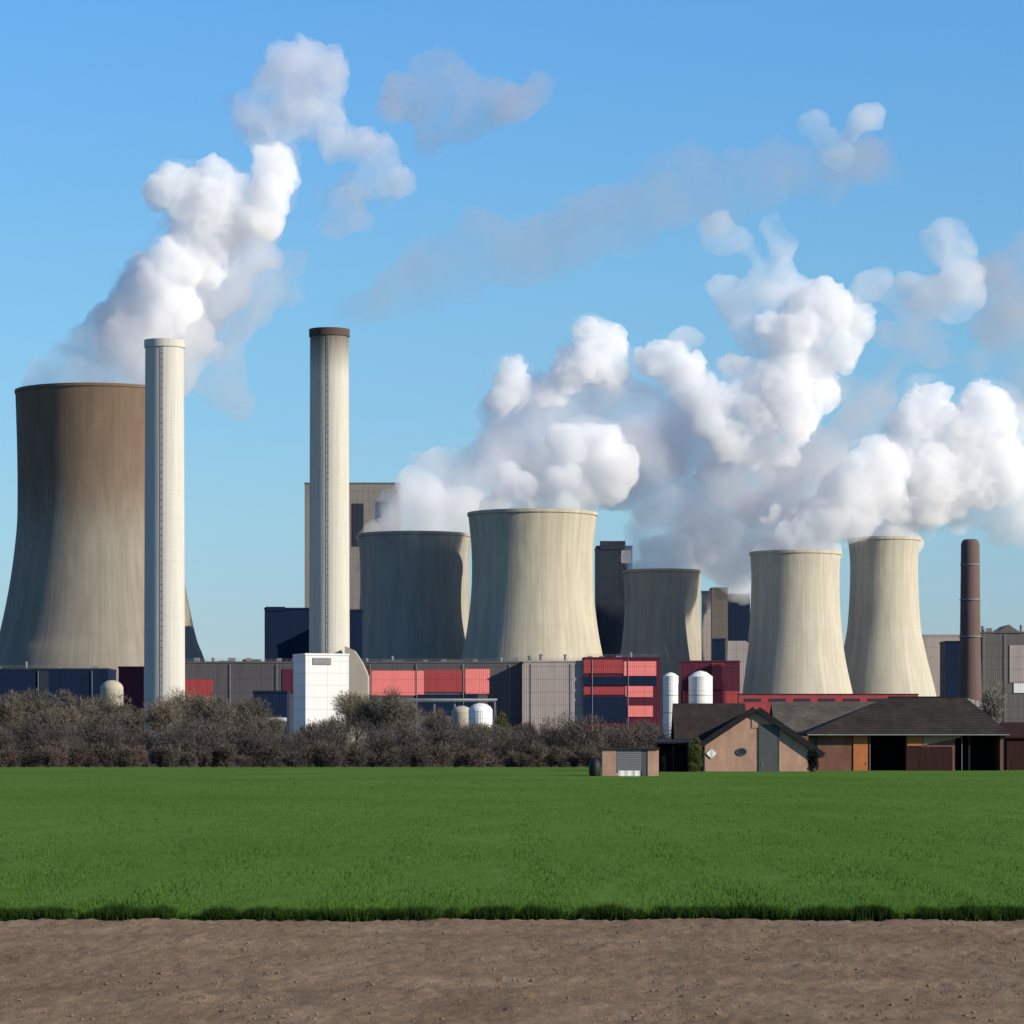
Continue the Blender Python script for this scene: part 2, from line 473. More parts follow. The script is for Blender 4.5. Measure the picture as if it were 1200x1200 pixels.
def hall_details(t, d, cx, top, x0, x1, step=26, row=None, n_vent=6, seed=1):
    """roof vents, a handrail, rain pipes and a window row on a works hall"""
    r_ = random.Random(seed); H = wz(top, d)
    a = x0 + 6
    while a < x1 - 6:
        u = MB(); X = ws(a - cx, d); r = r_.uniform(.5, 1.0); y = r_.uniform(3, 9); h = r_.uniform(1.6, 3.8)
        if r_.random() < .5: u.lathe([(r, H + .01), (r, H + h), (r * 1.5, H + h + .1), (r * .3, H + h + .9)], 12, X, y)
        else: u.box(X - r*1.8, X + r*1.8, y, y + 3, H + .01, H + h * .8)
        u.build('roof_vent', M['steel'], t); a += r_.uniform(.6, 1.5) * step
    rl = MB(); xa, xb = ws(x0 - cx, d), ws(x1 - cx, d)
    rl.tube((xa, .1, H + 1.9), (xb, .1, H + 1.9), .07, seg=4); rl.tube((xa, .1, H + 1.3), (xb, .1, H + 1.3), .05, seg=4)
    x = xa
    while x <= xb: rl.tube((x, .1, H + .8), (x, .1, H + 1.9), .06, seg=4); x += 2.5
    rl.build('handrail', M['steel'], t)
    a = x0 + step * .4
    while a < x1 - 4:
        p = MB(); p.tube((ws(a - cx, d), -.5, 0), (ws(a - cx, d), -.5, H - .4), .16, seg=6); p.build('rain_pipe', M['steel'], t); a += step * 2.1
    if row:
        wn = a0 = x0 + 5
        while wn < x1 - 8:
            b = MB(); b.box(ws(wn - cx, d), ws(wn + 5 - cx, d), -.12, .2, wz(row + 5, d), wz(row, d)); b.build('window', M['glass'], t); wn += 9

# hall at the far left, its shade painted as dark blue walls
t = block('hall', 'long hall with shade painted dark blue at the foot of the largest cooling tower', 'building', -40, 127, 785, 960, M['navy'], 30,
      bands=[('pale_joint', 46, 57, 786.5, 830, M['navy_grey'])], roofmat=M['navy_grey'])
hall_details(t, 960, 43.5, 785, -30, 125, 30, None, seed=9)
t = block('building', 'maroon building tucked between cream tank and leftmost white chimney', 'building', 139, 168, 783, 930, M['dark_red'], 24)
# long grey turbine hall; panel colours carry the lit and shaded red
t = block('turbine_hall', 'long grey turbine hall with red panels behind both white chimneys', 'building', 205, 612, 777, 962, M['grey'], 40, roofmat=M['roof_grey'],
      bands=[('red_panel', 205, 249, 796, 822, M['red']), ('maroon_panel', 331, 353, 784, 812, M['dark_red']),
             ('maroon_panel', 426, 435, 784, 815, M['red']), ('bright_red_panel', 435.4, 497, 786, 815, M['bright_red']),
             ('red_panel', 497.4, 545, 785, 811, M['red']), ('bright_red_panel', 545.4, 574, 784, 813, M['bright_red']),
             ('dark_band', 488, 560, 814, 838, M['navy'])])
hall_details(t, 962, 408.5, 777, 205, 612, 26, None, seed=4)
roof_units(t, [(255, 272, 3, 6), (282, 303, 5, 10), (520, 540, 4, 8), (448, 470, 4, 5)], 962, 408.5, 777)
t = block('block', 'pinkish grey block with blank wall below the sunlit cream tower', 'building', 614, 684, 776, 957, M['beige'], 30)
hall_details(t, 957, 649, 776, 615, 683, 22, None, seed=6)
t = block('tower_block', 'windowless tower block with shade painted navy left of the sooty-topped chimney', 'building', 310, 366, 714, 1010, M['navy'], 30,  # walls lie in shade, put into the colour as navy
      bands=[('roof_house', 311, 334, 711, 716, M['navy'])])
# boiler house behind chimney and shaded tower, plume shade painted on as dark patches
t = block('boiler_house', 'huge grey boiler house rising behind the sooty-topped chimney', 'building', 357, 468, 567, 1260, M['pale_grey'], 60, roofmat=M['mid_grey'],
      bands=[('shade_patch', 413, 426, 590, 640, M['navy_grey']), ('shade_patch', 441, 456, 588, 612, M['navy_grey'])])
t = block('conveyor_tower', 'narrow dark tower squeezed between sooty chimney and shaded cooling tower', 'building', 405, 424, 716, 1000, M['navy'], 15)
# external stair and duct on the boiler house
# white block in front of the second chimney
t = block('block', 'bright white block at the foot of the sooty-topped chimney', 'building', 357, 410, 768, 850, M['white'], 18, rz=R(20), roofmat=M['white'],
      bands=[('louvre', 366, 388, 771, 779, M['steel'])])
t = block('annex', 'cream annex with sloping top attached right of the white block', 'building', 404, 431, 757, 890, M['cream'], 16,
      poly=[(404, None), (431, None), (431, 792), (424, 776), (415, 762), (404, 757)])
# red striped building
t = block('building', 'red and navy striped building left of the two white silos', 'building', 684, 774, 772, 956, M['dark_red'], 30,
      bands=[('red_band', 684, 730, 773, 789, M['red']), ('bright_red_panel', 731, 769, 775, 792, M['bright_red']),
             ('dark_band', 684, 769, 793, 803, M['navy']), ('red_band', 684, 732, 805, 814, M['red']), ('bright_red_panel', 733, 765, 804, 817, M['bright_red']),
             ('dark_band', 684, 734, 816, 846, M['navy']), ('bright_red_panel', 735, 765, 827, 840, M['bright_red'])])
hall_details(t, 956, 729, 772, 686, 772, 20, None, seed=8)
t = block('building', 'red building behind the shorter white silo', 'building', 798, 867, 776, 975, M['dark_red'], 25,
      bands=[('red_panel', 834, 848, 777, 808, M['red']), ('red_band', 800, 867, 810, 830, M['red'])])
# boiler block between cream tower and short grey tower, shade painted as dark slate
t = block('boiler_house', 'boiler house with shade painted dark slate between cream tower and short grey tower', 'building', 699, 741, 641, 1240, M['navy_grey'], 40, roofmat=M['navy'],
      bands=[('roof_house', 703, 733, 634, 644, M['navy_grey']), ('brown_panel', 728, 740, 645, 660, M['beige'])])
# jumble right of the short grey tower
t = block('stair_tower', 'slim pale stair tower right of the short grey cooling tower', 'building', 823, 833, 694, 1130, M['beige'], 8)
t = block('building', 'tall brown-grey block right of the slim stair tower', 'building', 834, 853, 690, 1150, M['mid_grey'], 20)
t = block('bunker', 'small navy bunker under the tall brown-grey block', 'building', 836, 850, 750, 1080, M['navy'], 12)
t = block('tower_block', 'dark navy tower block beside the pale cooling tower pair', 'building', 855, 879, 697, 1160, M['navy'], 20)
t = block('conveyor_tower', 'tapering beige conveyor tower above the red gallery', 'building', 848, 878, 751, 1040, M['beige'], 14,
      poly=[(848, None), (864, None), (870, 812), (877.5, 754), (874, 751), (853, 751)])
# red conveyor gallery in front of the tower pair
t = block('conveyor_gallery', 'low red conveyor gallery across the foot of the pale tower pair', 'building', 866, 1076, 814, 900, M['red'], 10, roofmat=M['dark_red'], parapet=.4)
for k in range(7):
    a = 872 + k * 29
    bb = MB(); bb.box(ws(a - 971, 900), ws(a + 20 - 971, 900), -.12, .3, wz(822, 900), wz(818.5, 900)); bb.build('window_strip', M['glass'], t)
# right edge
t = block('building', 'navy block at the left foot of the brown brick stack', 'building', 1108, 1130, 753, 960, M['navy'], 20)
t = block('building', 'pale grey block between cooling tower and navy block', 'building', 1082, 1126, 745, 1260, M['beige'], 20)
t = block('hall', 'grey hall with small roof peak right of the brick stack', 'building', 1146, 1240, 742, 990, M['mid_grey'], 30,
      bands=[('pale_panel', 1183, 1240, 756, 800, M['beige']), ('cream_panel', 1188, 1240, 800.5, 812, M['white'])])
d = 990; H = wz(742, d)
g = MB(); g.prism_y([(ws(-26, d), H + .01), (ws(4, d), H + .01), (ws(-11, d), H + ws(10, d))], -.5, 28); g.build('roof_peak', M['mid_grey'], t)
hall_details(t, 990, 1193, 742, 1148, 1205, 12, None, seed=12)

d = 925
t = thing('pipe_bridge', 'pale pipe bridge on trestles in front of the grey turbine hall', 'pipe bridge', (wx(470, d), d, 0))
xa, xb = ws(-55, d), ws(110, d); zb = wz(822, d)
db = MB(); db.box(xa, xb, -1.2, 1.2, zb, zb + .35); db.build('deck', M['steel'], t)
for k, (yy, rr) in enumerate(((-.7, .45), (.1, .3), (.7, .38))):
    pb = MB(); pb.tube((xa - 1, yy, zb + .36 + rr), (xb + 1, yy, zb + .36 + rr), rr, seg=10); pb.build('pipe', M['steel'], t, True)
for k in range(8):
    x = xa + (xb - xa) * k / 7
    tb = MB(); tb.tube((x - 1.0, 0, 0), (x - .2, 0, zb), .16, seg=5); tb.tube((x + 1.0, 0, 0), (x + .2, 0, zb), .16, seg=5); tb.tube((x - .7, 0, zb*.4), (x + .7, 0, zb*.4), .1, seg=4); tb.build('trestle', M['steel'], t)

# ------------------------------------------------------------------ silos and tanks
def silo(label, cpx, d, top, half, group='white silos'):
    t = thing('silo', label, 'silo', (wx(cpx, d), d, 0), 0, group)
    H = wz(top, d); r = ws(half, d)
    mb = MB(); mb.lathe([(r, 0), (r, H - r*.55)], 48, cap=False); mb.build('shell', M['white'], t, True)
    rb = MB(); rb.lathe([(r + .08, H - r*.56), (r + .08, H - r*.5), (r*.5, H - r*.12), (.3, H)], 48); rb.build('roof', M['white'], t, True, auto=30)
    for z in range(4, int(H - r), 8):
        lb = MB(); lb.lathe([(r, z), (r + .1, z), (r + .1, z + .25), (r, z + .25)], 48, cap=False)
        lb.build('hoop', M['steel'], t, True, auto=30)
    return t
silo('tall white silo right of the red striped building', 786, 935, 788, 9)
silo('shorter, wider white silo left of the red panels', 821, 935, 786, 14)

def tank(label, cpx, d, top, half, mat, dome=0.5):
    t = thing('tank', label, 'tank', (wx(cpx, d), d, 0), 0)
    H = wz(top, d); r = ws(half, d)
    mb = MB(); mb.lathe([(r, 0), (r, H - r*dome)], 48, cap=False); mb.build('shell', mat, t, True)
    rb = MB(); rb.lathe([(r*(math.cos(a)) + .06, H - r*dome + r*dome*math.sin(a)) for a in np.linspace(0, 1.5, 8)], 48); rb.build('dome', mat, t, True, auto=30)
    return t
tank('cream tank with a rounded top behind the bare trees left of the leftmost chimney', 131, 800, 797, 13.5, M['cream'], .8)
tank('pale rounded tank in front of the grey turbine hall below the bright red panels', 563, 780, 824, 14, M['white'], .7)
tank('small beige rounded tank left of the pale tank', 541, 800, 827, 12, M['cream'], .7)
t = block('workshop', 'low dark blue workshop with a pale sill among the bare trees', 'building', 297, 336, 812, 720, M['navy'], 16,
      bands=[('sill', 296, 336, 841, 845, M['white'])])

# ------------------------------------------------------------------ farm
DFM = 311.0
def farm_barn():
    d = DFM; c = 888.0
    t = thing('barn', 'brick gabled barn with a steep dark roof and grey tall door', 'barn', (wx(c, d), d, 0))
    L = lambda px: ws(px - c, d); Z = lambda py: wz(py, d)
    ap = (L(886), Z(834)); le = (L(826), Z(874)); re = (L(957), Z(884))
    y1 = 24
    mb = MB(); mb.prism_y([(le[0], -.1), (re[0], -.1), re, ap, le], 0, y1)
    mb.build('wall', M['brick'], t)
    def slab(p, q, ext, th, y0, y1, mat, name):
        dx, dz = q[0]-p[0], q[1]-p[1]; l = math.hypot(dx, dz); ux, uz = dx/l, dz/l
        nx, nz = -uz, ux
        if nz < 0: nx, nz = -nx, -nz
        a = (p[0] - 0*ux, p[1] - 0*uz); b = (q[0] + ext*ux, q[1] + ext*uz)
        g = .03
        poly = [(a[0]+nx*g, a[1]+nz*g), (b[0]+nx*g, b[1]+nz*g), (b[0]+nx*(g+th), b[1]+nz*(g+th)), (a[0]+nx*(g+th), a[1]+nz*(g+th))]
        s = MB(); s.prism_y(poly, y0, y1); return s.build(name, mat, t)
    slab(ap, le, 1.0, .45, -.45, y1 + .5, M['slate_roof'], 'roof_slope')
    slab(ap, re, .9, .45, -.45, y1 + .5, M['slate_roof'], 'roof_slope')
    slab(ap, le, 1.05, .85, -.75, -.47, M['verge'], 'verge_board')
    slab(ap, re, .95, .85, -.75, -.47, M['verge'], 'verge_board')
    db = MB(); db.box(L(890.5), L(912), -.12, .3, 0, Z(849)); dr = db.build('door', M['grey_door'], t)
    fb = MB(); fb.box(L(889.3), L(890.4), -.16, .2, 0, Z(848)); fb.box(L(912.1), L(913.2), -.16, .2, 0, Z(848)); fb.build('frame', M['grey_door'], dr)
    hb = MB(); hb.box(L(892), L(893), -.2, -.121, 1.0, 1.4); hb.build('handle', M['steel'], dr)
    # oval window and white lozenge
    ob = MB(); pts = [(L(869) + .62*math.cos(a), Z(881) + .42*math.sin(a)) for a in np.linspace(0, 2*math.pi, 24, endpoint=False)]
    ob.prism_y(pts, -.06, .2); wn = ob.build('window', M['glass'], t)
    ring = MB()
    po = [(L(869) + .82*math.cos(a), Z(881) + .6*math.sin(a)) for a in np.linspace(0, 2*math.pi, 24, endpoint=False)]
    for i in range(24):
        j = (i+1) % 24
        ring.prism_y([pts[i], po[i], po[j], pts[j]], -.14, .1)
    ring.build('frame', M['grey_door'], wn)
    s = .78
    wb = MB(); wb.prism_y([(L(833.5), Z(883) - s), (L(833.5) + s, Z(883)), (L(833.5), Z(883) + s), (L(833.5) - s, Z(883))], -.15, -.01)
    wb.build('lozenge_plate', M['white'], t)
    # small owl-hole slab under the apex
    nb = MB(); nb.box(L(881), L(889.2), -.1, .2, Z(853), Z(843)); nb.build('gable_hatch', M['brick'], t)
    return t
farm_barn()

# wing left of the barn: roof sloping to the camera
d = 314.0; c = 826.0
t = thing('barn_wing', 'low barn wing with a broad dark grey roof left of the gable', 'barn', (wx(c, d), d, 0))
L = lambda px: ws(px - c, d); Z = lambda py: wz(py, d)
mb = MB(); mb.box(L(793), L(824), .6, 9.4, 0, Z(868) - .1); mb.build('wall', M['red_brick'], t)
rd = 5.0
rb = MB(); rb.prism_x([(-.4, Z(868)), (rd, Z(826)), (rd, Z(826) + .3), (-.4, Z(868) + .3)], L(790), L(876))
rb.prism_x([(rd + .005, Z(826)), (10.4, Z(868)), (10.4, Z(868) + .3), (rd + .005, Z(826) + .3)], L(790), L(876)); rb.build('roof', M['slate_roof'], t)
gb = MB(); gb.prism_x([(.6, Z(868) - .09), (9.4, Z(868) - .09), (rd, Z(826) - .6)], L(793), L(793) + .3); gb.build('gable', M['red_brick'], t)

# black open lean-to
d = 306.0; c = 789.0
t = thing('lean_to', 'black open-fronted lean-to between brick shed and barn wing', 'shed', (wx(c, d), d, 0))
L = lambda px: ws(px - c, d); Z = lambda py: wz(py, d)
mb = MB(); x0, x1, zt = L(771), L(807), Z(871)
mb.box(x0, x0 + .15, 0, 5, 0, zt); mb.box(x1 - .15, x1, 0, 5, 0, zt); mb.box(x0 + .153, x1 - .153, 4.85, 5, 0, zt)
mb.build('wall', M['dark'], t)
rb = MB(); rb.prism_x([(-.5, zt + .01), (5.2, zt + .35), (5.2, zt + .55), (-.5, zt + .21)], x0 - .3, x1 + .3); rb.build('roof', M['verge'], t)
pb = MB(); pb.box(-.08, .08, .05, .2, 0, zt); pb.build('post', M['verge'], t)
fb = MB(); fb.box(x0 + .16, x1 - .16, 1.5, 1.6, 0, zt - .9); fb.build('board_door', M['dark'], t)

# brick shed
d = 258.0; c = 739.0
t = thing('brick_shed', 'small flat brick shed with a grey slatted shutter at the field edge', 'shed', (wx(c, d), d, 0))
L = lambda px: ws(px - c, d); Z = lambda py: wz(py, d)
mb = MB(); mb.box(L(706), L(722), 0, 4.2, 0, Z(878)); mb.box(L(759), L(772), 0, 4.2, 0, Z(878)); mb.box(L(722) + .003, L(759) - .003, .25, 4.0, 0, Z(878) - .05); mb.build('wall', M['brick'], t)
sb = MB(); sb.box(L(722.3), L(752), .05, .24, Z(903.5), Z(878.5)); sb.build('shutter', M['slat'], t)
sb = MB(); sb.box(L(752.3), L(758.7), .08, .24, 0, Z(878.5)); sb.build('door', M['grey_door'], t)
rb = MB(); rb.box(L(704.5), L(773.5), -.25, 4.4, Z(878) + .005, Z(876.2)); rb.build('roof', M['slate_roof'], t)
t = thing('trough', 'white trough standing under the grey shutter of the brick shed', 'trough', (wx(737.5, 256), 256.5, 0))
hw = ws(13, 256); h = .82
mb = MB(); mb.box(-hw, hw, -.5, -.4, 0.05, h); mb.box(-hw, hw, .3, .4, 0.05, h); mb.box(-hw, -hw + .1, -.397, .297, .05, h); mb.box(hw - .1, hw, -.397, .297, .05, h); mb.box(-hw + .103, hw - .103, -.397, .297, .05, .15)
mb.build('basin', M['white'], t)
for sx in (-hw + .2, hw - .3):
    lb = MB(); lb.box(sx, sx + .1, -.3, .2, -.02, .047); lb.build('foot', M['steel'], t)
d = 256
t = thing('water_tank', 'dark navy upright water tank left of the small brick shed', 'tank', (wx(697, d), d, 0))
r = ws(7, d); H = wz(889, d)
mb = MB(); mb.lathe([(r*.75, 0), (r, .5), (r, H - .7), (r*.55, H - .1), (.25, H)], 28); mb.build('body', M['verge'], t, True, auto=30)
lb = MB(); lb.lathe([(.3, H - .06), (.3, H + .08), (.02, H + .1)], 20); lb.build('lid', M['dark'], t, True, auto=30)

# hipped barn on the right
d = 322.0; c = 1062.0
t = thing('hipped_barn', 'wide brick barn with a big dark hipped roof and black doorway', 'barn', (wx(c, d), d, 0))
L = lambda px: ws(px - c, d); Z = lambda py: wz(py, d)
ze = Z(861)
wallm = MB()
def wseg(a, b, y0=903, y1=861, mat=None, name=None):
    m = MB(); m.box(L(a), L(b), 0, .35, 0 if y0 >= 903 else Z(y0), Z(y1)); return m
for (a, b) in ((958, 999), (1080, 1119), (1172, 1176)):
    wallm.box(L(a), L(b), 0, .35, 0, ze)
wallm.box(L(1061.5), L(1080) - .003, 0, .35, 0, ze)
wallm.box(L(958), L(958) + .35, .353, 16, 0, ze); wallm.box(L(1176) - .35, L(1176), .353, 16, 0, ze); wallm.box(L(958) + .353, L(1176) - .353, 15.65, 16, 0, ze)
wallm.build('wall', M['red_brick'], t)
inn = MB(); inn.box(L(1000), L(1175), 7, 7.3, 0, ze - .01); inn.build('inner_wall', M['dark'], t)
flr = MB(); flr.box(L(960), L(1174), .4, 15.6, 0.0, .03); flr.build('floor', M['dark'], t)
db = MB(); db.box(L(1000), L(1017), -.15, .1, .05, ze - .1); o = db.build('door', M['orange'], t); o['label'] = 'narrow orange door'
hb = MB(); hb.box(L(1014.5), L(1015.3), -.22, -.151, 1.1, 1.5); hb.build('handle', M['steel'], o)
db = MB(); db.box(L(1063), L(1081), -.2, -.01, Z(874), Z(860)); o = db.build('orange_hatch', M['orange'], t)
db = MB(); db.prism_y([(L(1082), Z(873)), (L(1100), Z(870)), (L(1126), Z(864)), (L(1126), Z(861.5)), (L(1082), Z(861.5))], -.2, -.01); db.build('brick_lintel', M['brick'], t)
db = MB(); db.box(L(1062), L(1116), -.14, -.01, .05, Z(875)); o = db.build('shadow_panel', M['maroon'], t)  # dark maroon panel stands in for shadow on the lower wall
db = MB(); db.box(L(1135), L(1137), .05, .3, 0, ze); db.build('post', M['verge'], t)
# hipped roof
e0, e1, r0x, r1x, zr = L(944), L(1183), L(1048), L(1140), Z(819)
ye0, ye1, yr = -1.3, 17.3, 8.0
zb = Z(862); th = .35
v = [(e0, ye0, zb), (e1, ye0, zb), (e1, ye1, zb), (e0, ye1, zb), (r0x, yr, zr), (r1x, yr, zr)]
rb = MB()
v2 = [(x, y, z + th) for x, y, z in v]
rb.add(v + v2, [(6, 7, 11, 10), (7, 8, 11), (8, 9, 10, 11), (9, 6, 10), (0, 4, 5, 1), (1, 5, 2), (2, 5, 4, 3), (3, 4, 0), (0, 1, 7, 6), (1, 2, 8, 7), (2, 3, 9, 8), (3, 0, 6, 9)])
rb.build('roof', M['slate_roof'], t)
gu = MB(); gu.tube((e0 + .2, ye0 - .08, zb + .1), (e1 - .2, ye0 - .08, zb + .1), .11, seg=6); gu.build('gutter', M['steel'], t)
for px in (1019.3, 1127):
    gd = MB(); gd.tube((L(px), -.12, .05), (L(px), -.12, zb - .02), .06, seg=6); gd.build('downpipe', M['steel'], t)
rg = MB(); rg.tube((r0x, yr, zr + th), (r1x, yr, zr + th), .18); rg.build('ridge_tile', M['verge'], t)
# lighter roof behind
d = 352.0; c = 1000.0
t = thing('barn', 'barn with a lighter grey roof behind the gabled and hipped barns', 'barn', (wx(c, d), d, 0))
L = lambda px: ws(px - c, d); Z = lambda py: wz(py, d)
mb = MB(); mb.box(L(915), L(1085), .5, 15.5, 0, Z(856)); mb.build('wall', M['red_brick'], t)
rb = MB(); rb.prism_x([(0, Z(858)), (8, Z(824)), (16, Z(858)), (16, Z(858) + .3), (8, Z(824) + .3), (0, Z(858) + .3)], L(908), L(1092)); rb.build('roof', M['old_roof'], t)
# maroon shed at the right edge
d = 330.0; c = 1210.0
t = thing('shed', 'dark maroon brick shed at the right end of the farm', 'shed', (wx(c, d), d, 0))
L = lambda px: ws(px - c, d); Z = lambda py: wz(py, d)
mb = MB(); mb.box(L(1180), L(1250), 0, 8, 0, Z(864)); mb.build('wall', M['maroon'], t)
rb = MB(); rb.prism_x([(-.5, Z(865)), (4, Z(848)), (8.5, Z(865)), (8.5, Z(865) + .25), (4, Z(848) + .25), (-.5, Z(865) + .25)], L(1177), L(1255)); rb.build('roof', M['maroon'], t)
# salmon lean-to roof behind the hipped barn
d = 420.0; c = 1141.0
t = thing('outbuilding', 'small outbuilding with salmon roof behind the hipped barn', 'shed', (wx(c, d), d, 0))
L = lambda px: ws(px - c, d); Z = lambda py: wz(py, d)
mb = MB(); mb.box(L(1128), L(1160), .3, 6, 0, Z(832)); mb.build('wall', M['red_brick'], t)
rb = MB(); rb.prism_y([(L(1124), Z(826)), (L(1163), Z(835)), (L(1163), Z(831)), (L(1150), Z(822)), (L(1126), Z(817))], -.3, 6.5); rb.build('roof', M['beige'], t)
#@@NATURE
# ------------------------------------------------------------------ ground and fields
NEAR_EDGE = F * CAMZ / (1078 - HY)      # where the crop begins, about 42 m
FAR_EDGE = 384.0
def grid_mesh(name, xs, ys, zf):
    X, Y = np.meshgrid(xs, ys); Z = zf(X, Y)
    v = np.stack([X, Y, Z], -1).reshape(-1, 3)
    nx, ny = len(xs), len(ys)
    i = np.arange(nx * ny).reshape(ny, nx)
    f = np.stack([i[:-1, :-1], i[:-1, 1:], i[1:, 1:], i[1:, :-1]], -1).reshape(-1, 4)
    me = bpy.data.meshes.new(name)
    me.vertices.add(len(v)); me.vertices.foreach_set('co', v.astype(np.float32).ravel())
    me.loops.add(f.size); me.loops.foreach_set('vertex_index', f.astype(np.int32).ravel())
    me.polygons.add(len(f)); me.polygons.foreach_set('loop_start', np.arange(0, f.size, 4, dtype=np.int32))
    me.update(); me.validate()
    return me
def fbm(X, Y, sx, sy, oct=4, seed=0.0):
    out = np.zeros(X.size); xf = X.ravel(); yf = Y.ravel()
    for i in range(xf.size):
        a = 0.0; amp = 1.0; p = Vector((xf[i] / sx + seed, yf[i] / sy, seed))
        for o in range(oct):
            a += amp * noise.noise(p); p = p * 2.07; amp *= 0.5
        out[i] = a
    return out.reshape(X.shape)

# ground: one sheet to the horizon
mb = MB(); mb.add([(-9000, -300, -.05), (9000, -300, -.05), (9000, 16000, -.05), (-9000, 16000, -.05)], [(0, 1, 2, 3)])
o = mb.build('ground', M['ground']); o['kind'] = 'structure'

m, nt, out = nodes('tilled_soil')
f1 = noise_fac(nt, coords(nt, (1, 0.35, 1)), 0.55, 6, 0.6)
f2 = noise_fac(nt, coords(nt, (1, 0.5, 1)), 9.0, 8, 0.75)
f3 = noise_fac(nt, coords(nt, (0.06, 0.5, 1)), 1.0, 3, 0.5)
c1 = ramp(nt, f1, [(0.3, (0.160, 0.111, 0.075)), (0.55, (0.205, 0.149, 0.102)), (0.75, (0.255, 0.192, 0.131))])
c2 = ramp(nt, f2, [(0.3, (0.84, 0.83, 0.82)), (0.7, (1.12, 1.12, 1.12))])
c3 = ramp(nt, f3, [(0.3, (0.86, 0.84, 0.84)), (0.7, (1.06, 1.06, 1.04))])
cc = mix(nt, mix(nt, c1, c2, 1.0, 'MULTIPLY'), c3, 1.0, 'MULTIPLY')
principled(nt, out, cc, 0.95, f2, 0.8, 0.04, spec=0.0)
xs = np.arange(-19, 19.01, 0.1); ys = np.concatenate([np.arange(17.5, 44.6, 0.11)])
def soil_z(X, Y):
    base = fbm(X, Y, 1.6, 1.6, 5, 3.3) * 0.04
    furrow = np.sin(Y * 2 * math.pi / 1.7 + fbm(X, Y, 9, 4, 2, 8.1) * 1.2) * 0.018
    return base + furrow + rng.normal(0, 0.016, X.shape) + 0.02
sm = grid_mesh('soil', xs, ys, soil_z)
o = link_mesh('ploughed_soil', sm, m, None, True); o['kind'] = 'structure'

# clods lying on the soil
cl = MB(); r_ = random.Random(5)
base_ico = bmesh.new(); bmesh.ops.create_icosphere(base_ico, subdivisions=1, radius=1.0)
iv = [v.co.copy() for v in base_ico.verts]; iff = [tuple(v.index for v in f.verts) for f in base_ico.faces]; base_ico.free()
for i in range(6000):
    y = 20.5 + 23.0 * r_.random() ** 0.9; x = r_.uniform(-.36, .36) * y
    s = 0.009 + 0.022 * r_.random() ** 4
    q = Vector((r_.uniform(.7, 1.4), r_.uniform(.7, 1.4), r_.uniform(.4, .8)))
    cl.add([(x + p.x*s*q.x*r_.uniform(.8, 1.2), y + p.y*s*q.y, .03 + p.z*s*q.z) for p in iv], iff)
o = cl.build('soil_clods', m, None, True); o['kind'] = 'stuff'

# young cereal: a slightly raised sheet plus blades
m, nt, out = nodes('young_wheat_field')
g1 = noise_fac(nt, coords(nt, (0.05, 0.02, 1)), 1.0, 5, 0.6)
g2 = noise_fac(nt, coords(nt, (1.2, 0.25, 1)), 1.0, 6, 0.65)
c1 = ramp(nt, g1, [(0.3, (0.060, 0.124, 0.022)), (0.7, (0.084, 0.156, 0.034))])
c2 = ramp(nt, g2, [(0.25, (0.84, 0.86, 0.84)), (0.75, (1.12, 1.1, 1.1))])
principled(nt, out, mix(nt, c1, c2, 1.0, 'MULTIPLY'), 0.9, g2, 0.4, 0.12, spec=0.0)
M['field'] = m
CROP = 0.13
def edge_y(x): return NEAR_EDGE + 0.55 * noise.noise(Vector((x * .11, 2, 6))) + 0.35 * noise.noise(Vector((x * .35, 0, 4))) + 0.22 * noise.noise(Vector((x * 1.4, 3, 1))) + 0.012 * x
xs = np.concatenate([np.linspace(-9000, -40, 8), np.arange(-30, 30.1, .5), np.linspace(40, 9000, 8)])
ts = np.concatenate([[0, .004, .012], np.linspace(.025, 1, 60) ** 1.0])
EY = np.array([edge_y(max(-30, min(30, x))) for x in xs])
X = np.repeat(xs[None], len(ts), 0); Y = EY[None] + .35 + (FAR_EDGE - EY[None]) * ts[:, None] ** 1.3
Z = np.where(ts[:, None] == 0, 0.0, CROP) + 0 * X
Z = Z + np.where(ts[:, None] > 0, 0.02 * np.sin(X * .9) * np.sin(Y * .31), 0)
me = bpy.data.meshes.new('field')
nx, ny = len(xs), len(ts); ii = np.arange(nx * ny).reshape(ny, nx)
ff = np.stack([ii[:-1, :-1], ii[:-1, 1:], ii[1:, 1:], ii[1:, :-1]], -1).reshape(-1, 4)
me.from_pydata(np.stack([X, Y, Z], -1).reshape(-1, 3).tolist(), [], ff.tolist())
o = link_mesh('crop_field', me, m, None, False); o['kind'] = 'structure'

m, nt, out = nodes('wheat_blades')
oi = N(nt, 'ShaderNodeObjectInfo')
g = noise_fac(nt, coords(nt, (1, 1, 1)), 1.3, 4, 0.6)
cb = ramp(nt, g, [(0.3, (0.038, 0.082, 0.014)), (0.55, (0.054, 0.113, 0.019)), (0.75, (0.069, 0.132, 0.026))])
p = principled(nt, out, cb, 0.8, spec=0.0)
p.inputs['Subsurface Weight'].default_value = 0.0
nb = 190000
u = rng.random(nb)
yy0 = 190.0 * u ** 3.2
xx = (rng.random(nb) - .5) * 0.58 * (NEAR_EDGE + yy0)
ey = np.array([edge_y(x) for x in xx]); yy = ey + yy0 + rng.normal(0, .05, nb)
hh = (0.10 + 0.12 * rng.random(nb)) * (1 + 0.25 * np.sin(xx * 2.1) * np.sin(xx * .63 + 1))
ww = 0.006 + 0.008 * rng.random(nb) + 0.00012 * yy0
an = rng.random(nb) * 2 * math.pi
lx = rng.normal(0, .05, nb); ly = rng.normal(0, .05, nb) - .01
z0 = np.where(yy0 < .4, 0.0, CROP * .55)
V = np.empty((nb, 3, 3))
V[:, 0] = np.stack([xx - ww*np.cos(an), yy - ww*np.sin(an), z0], -1)
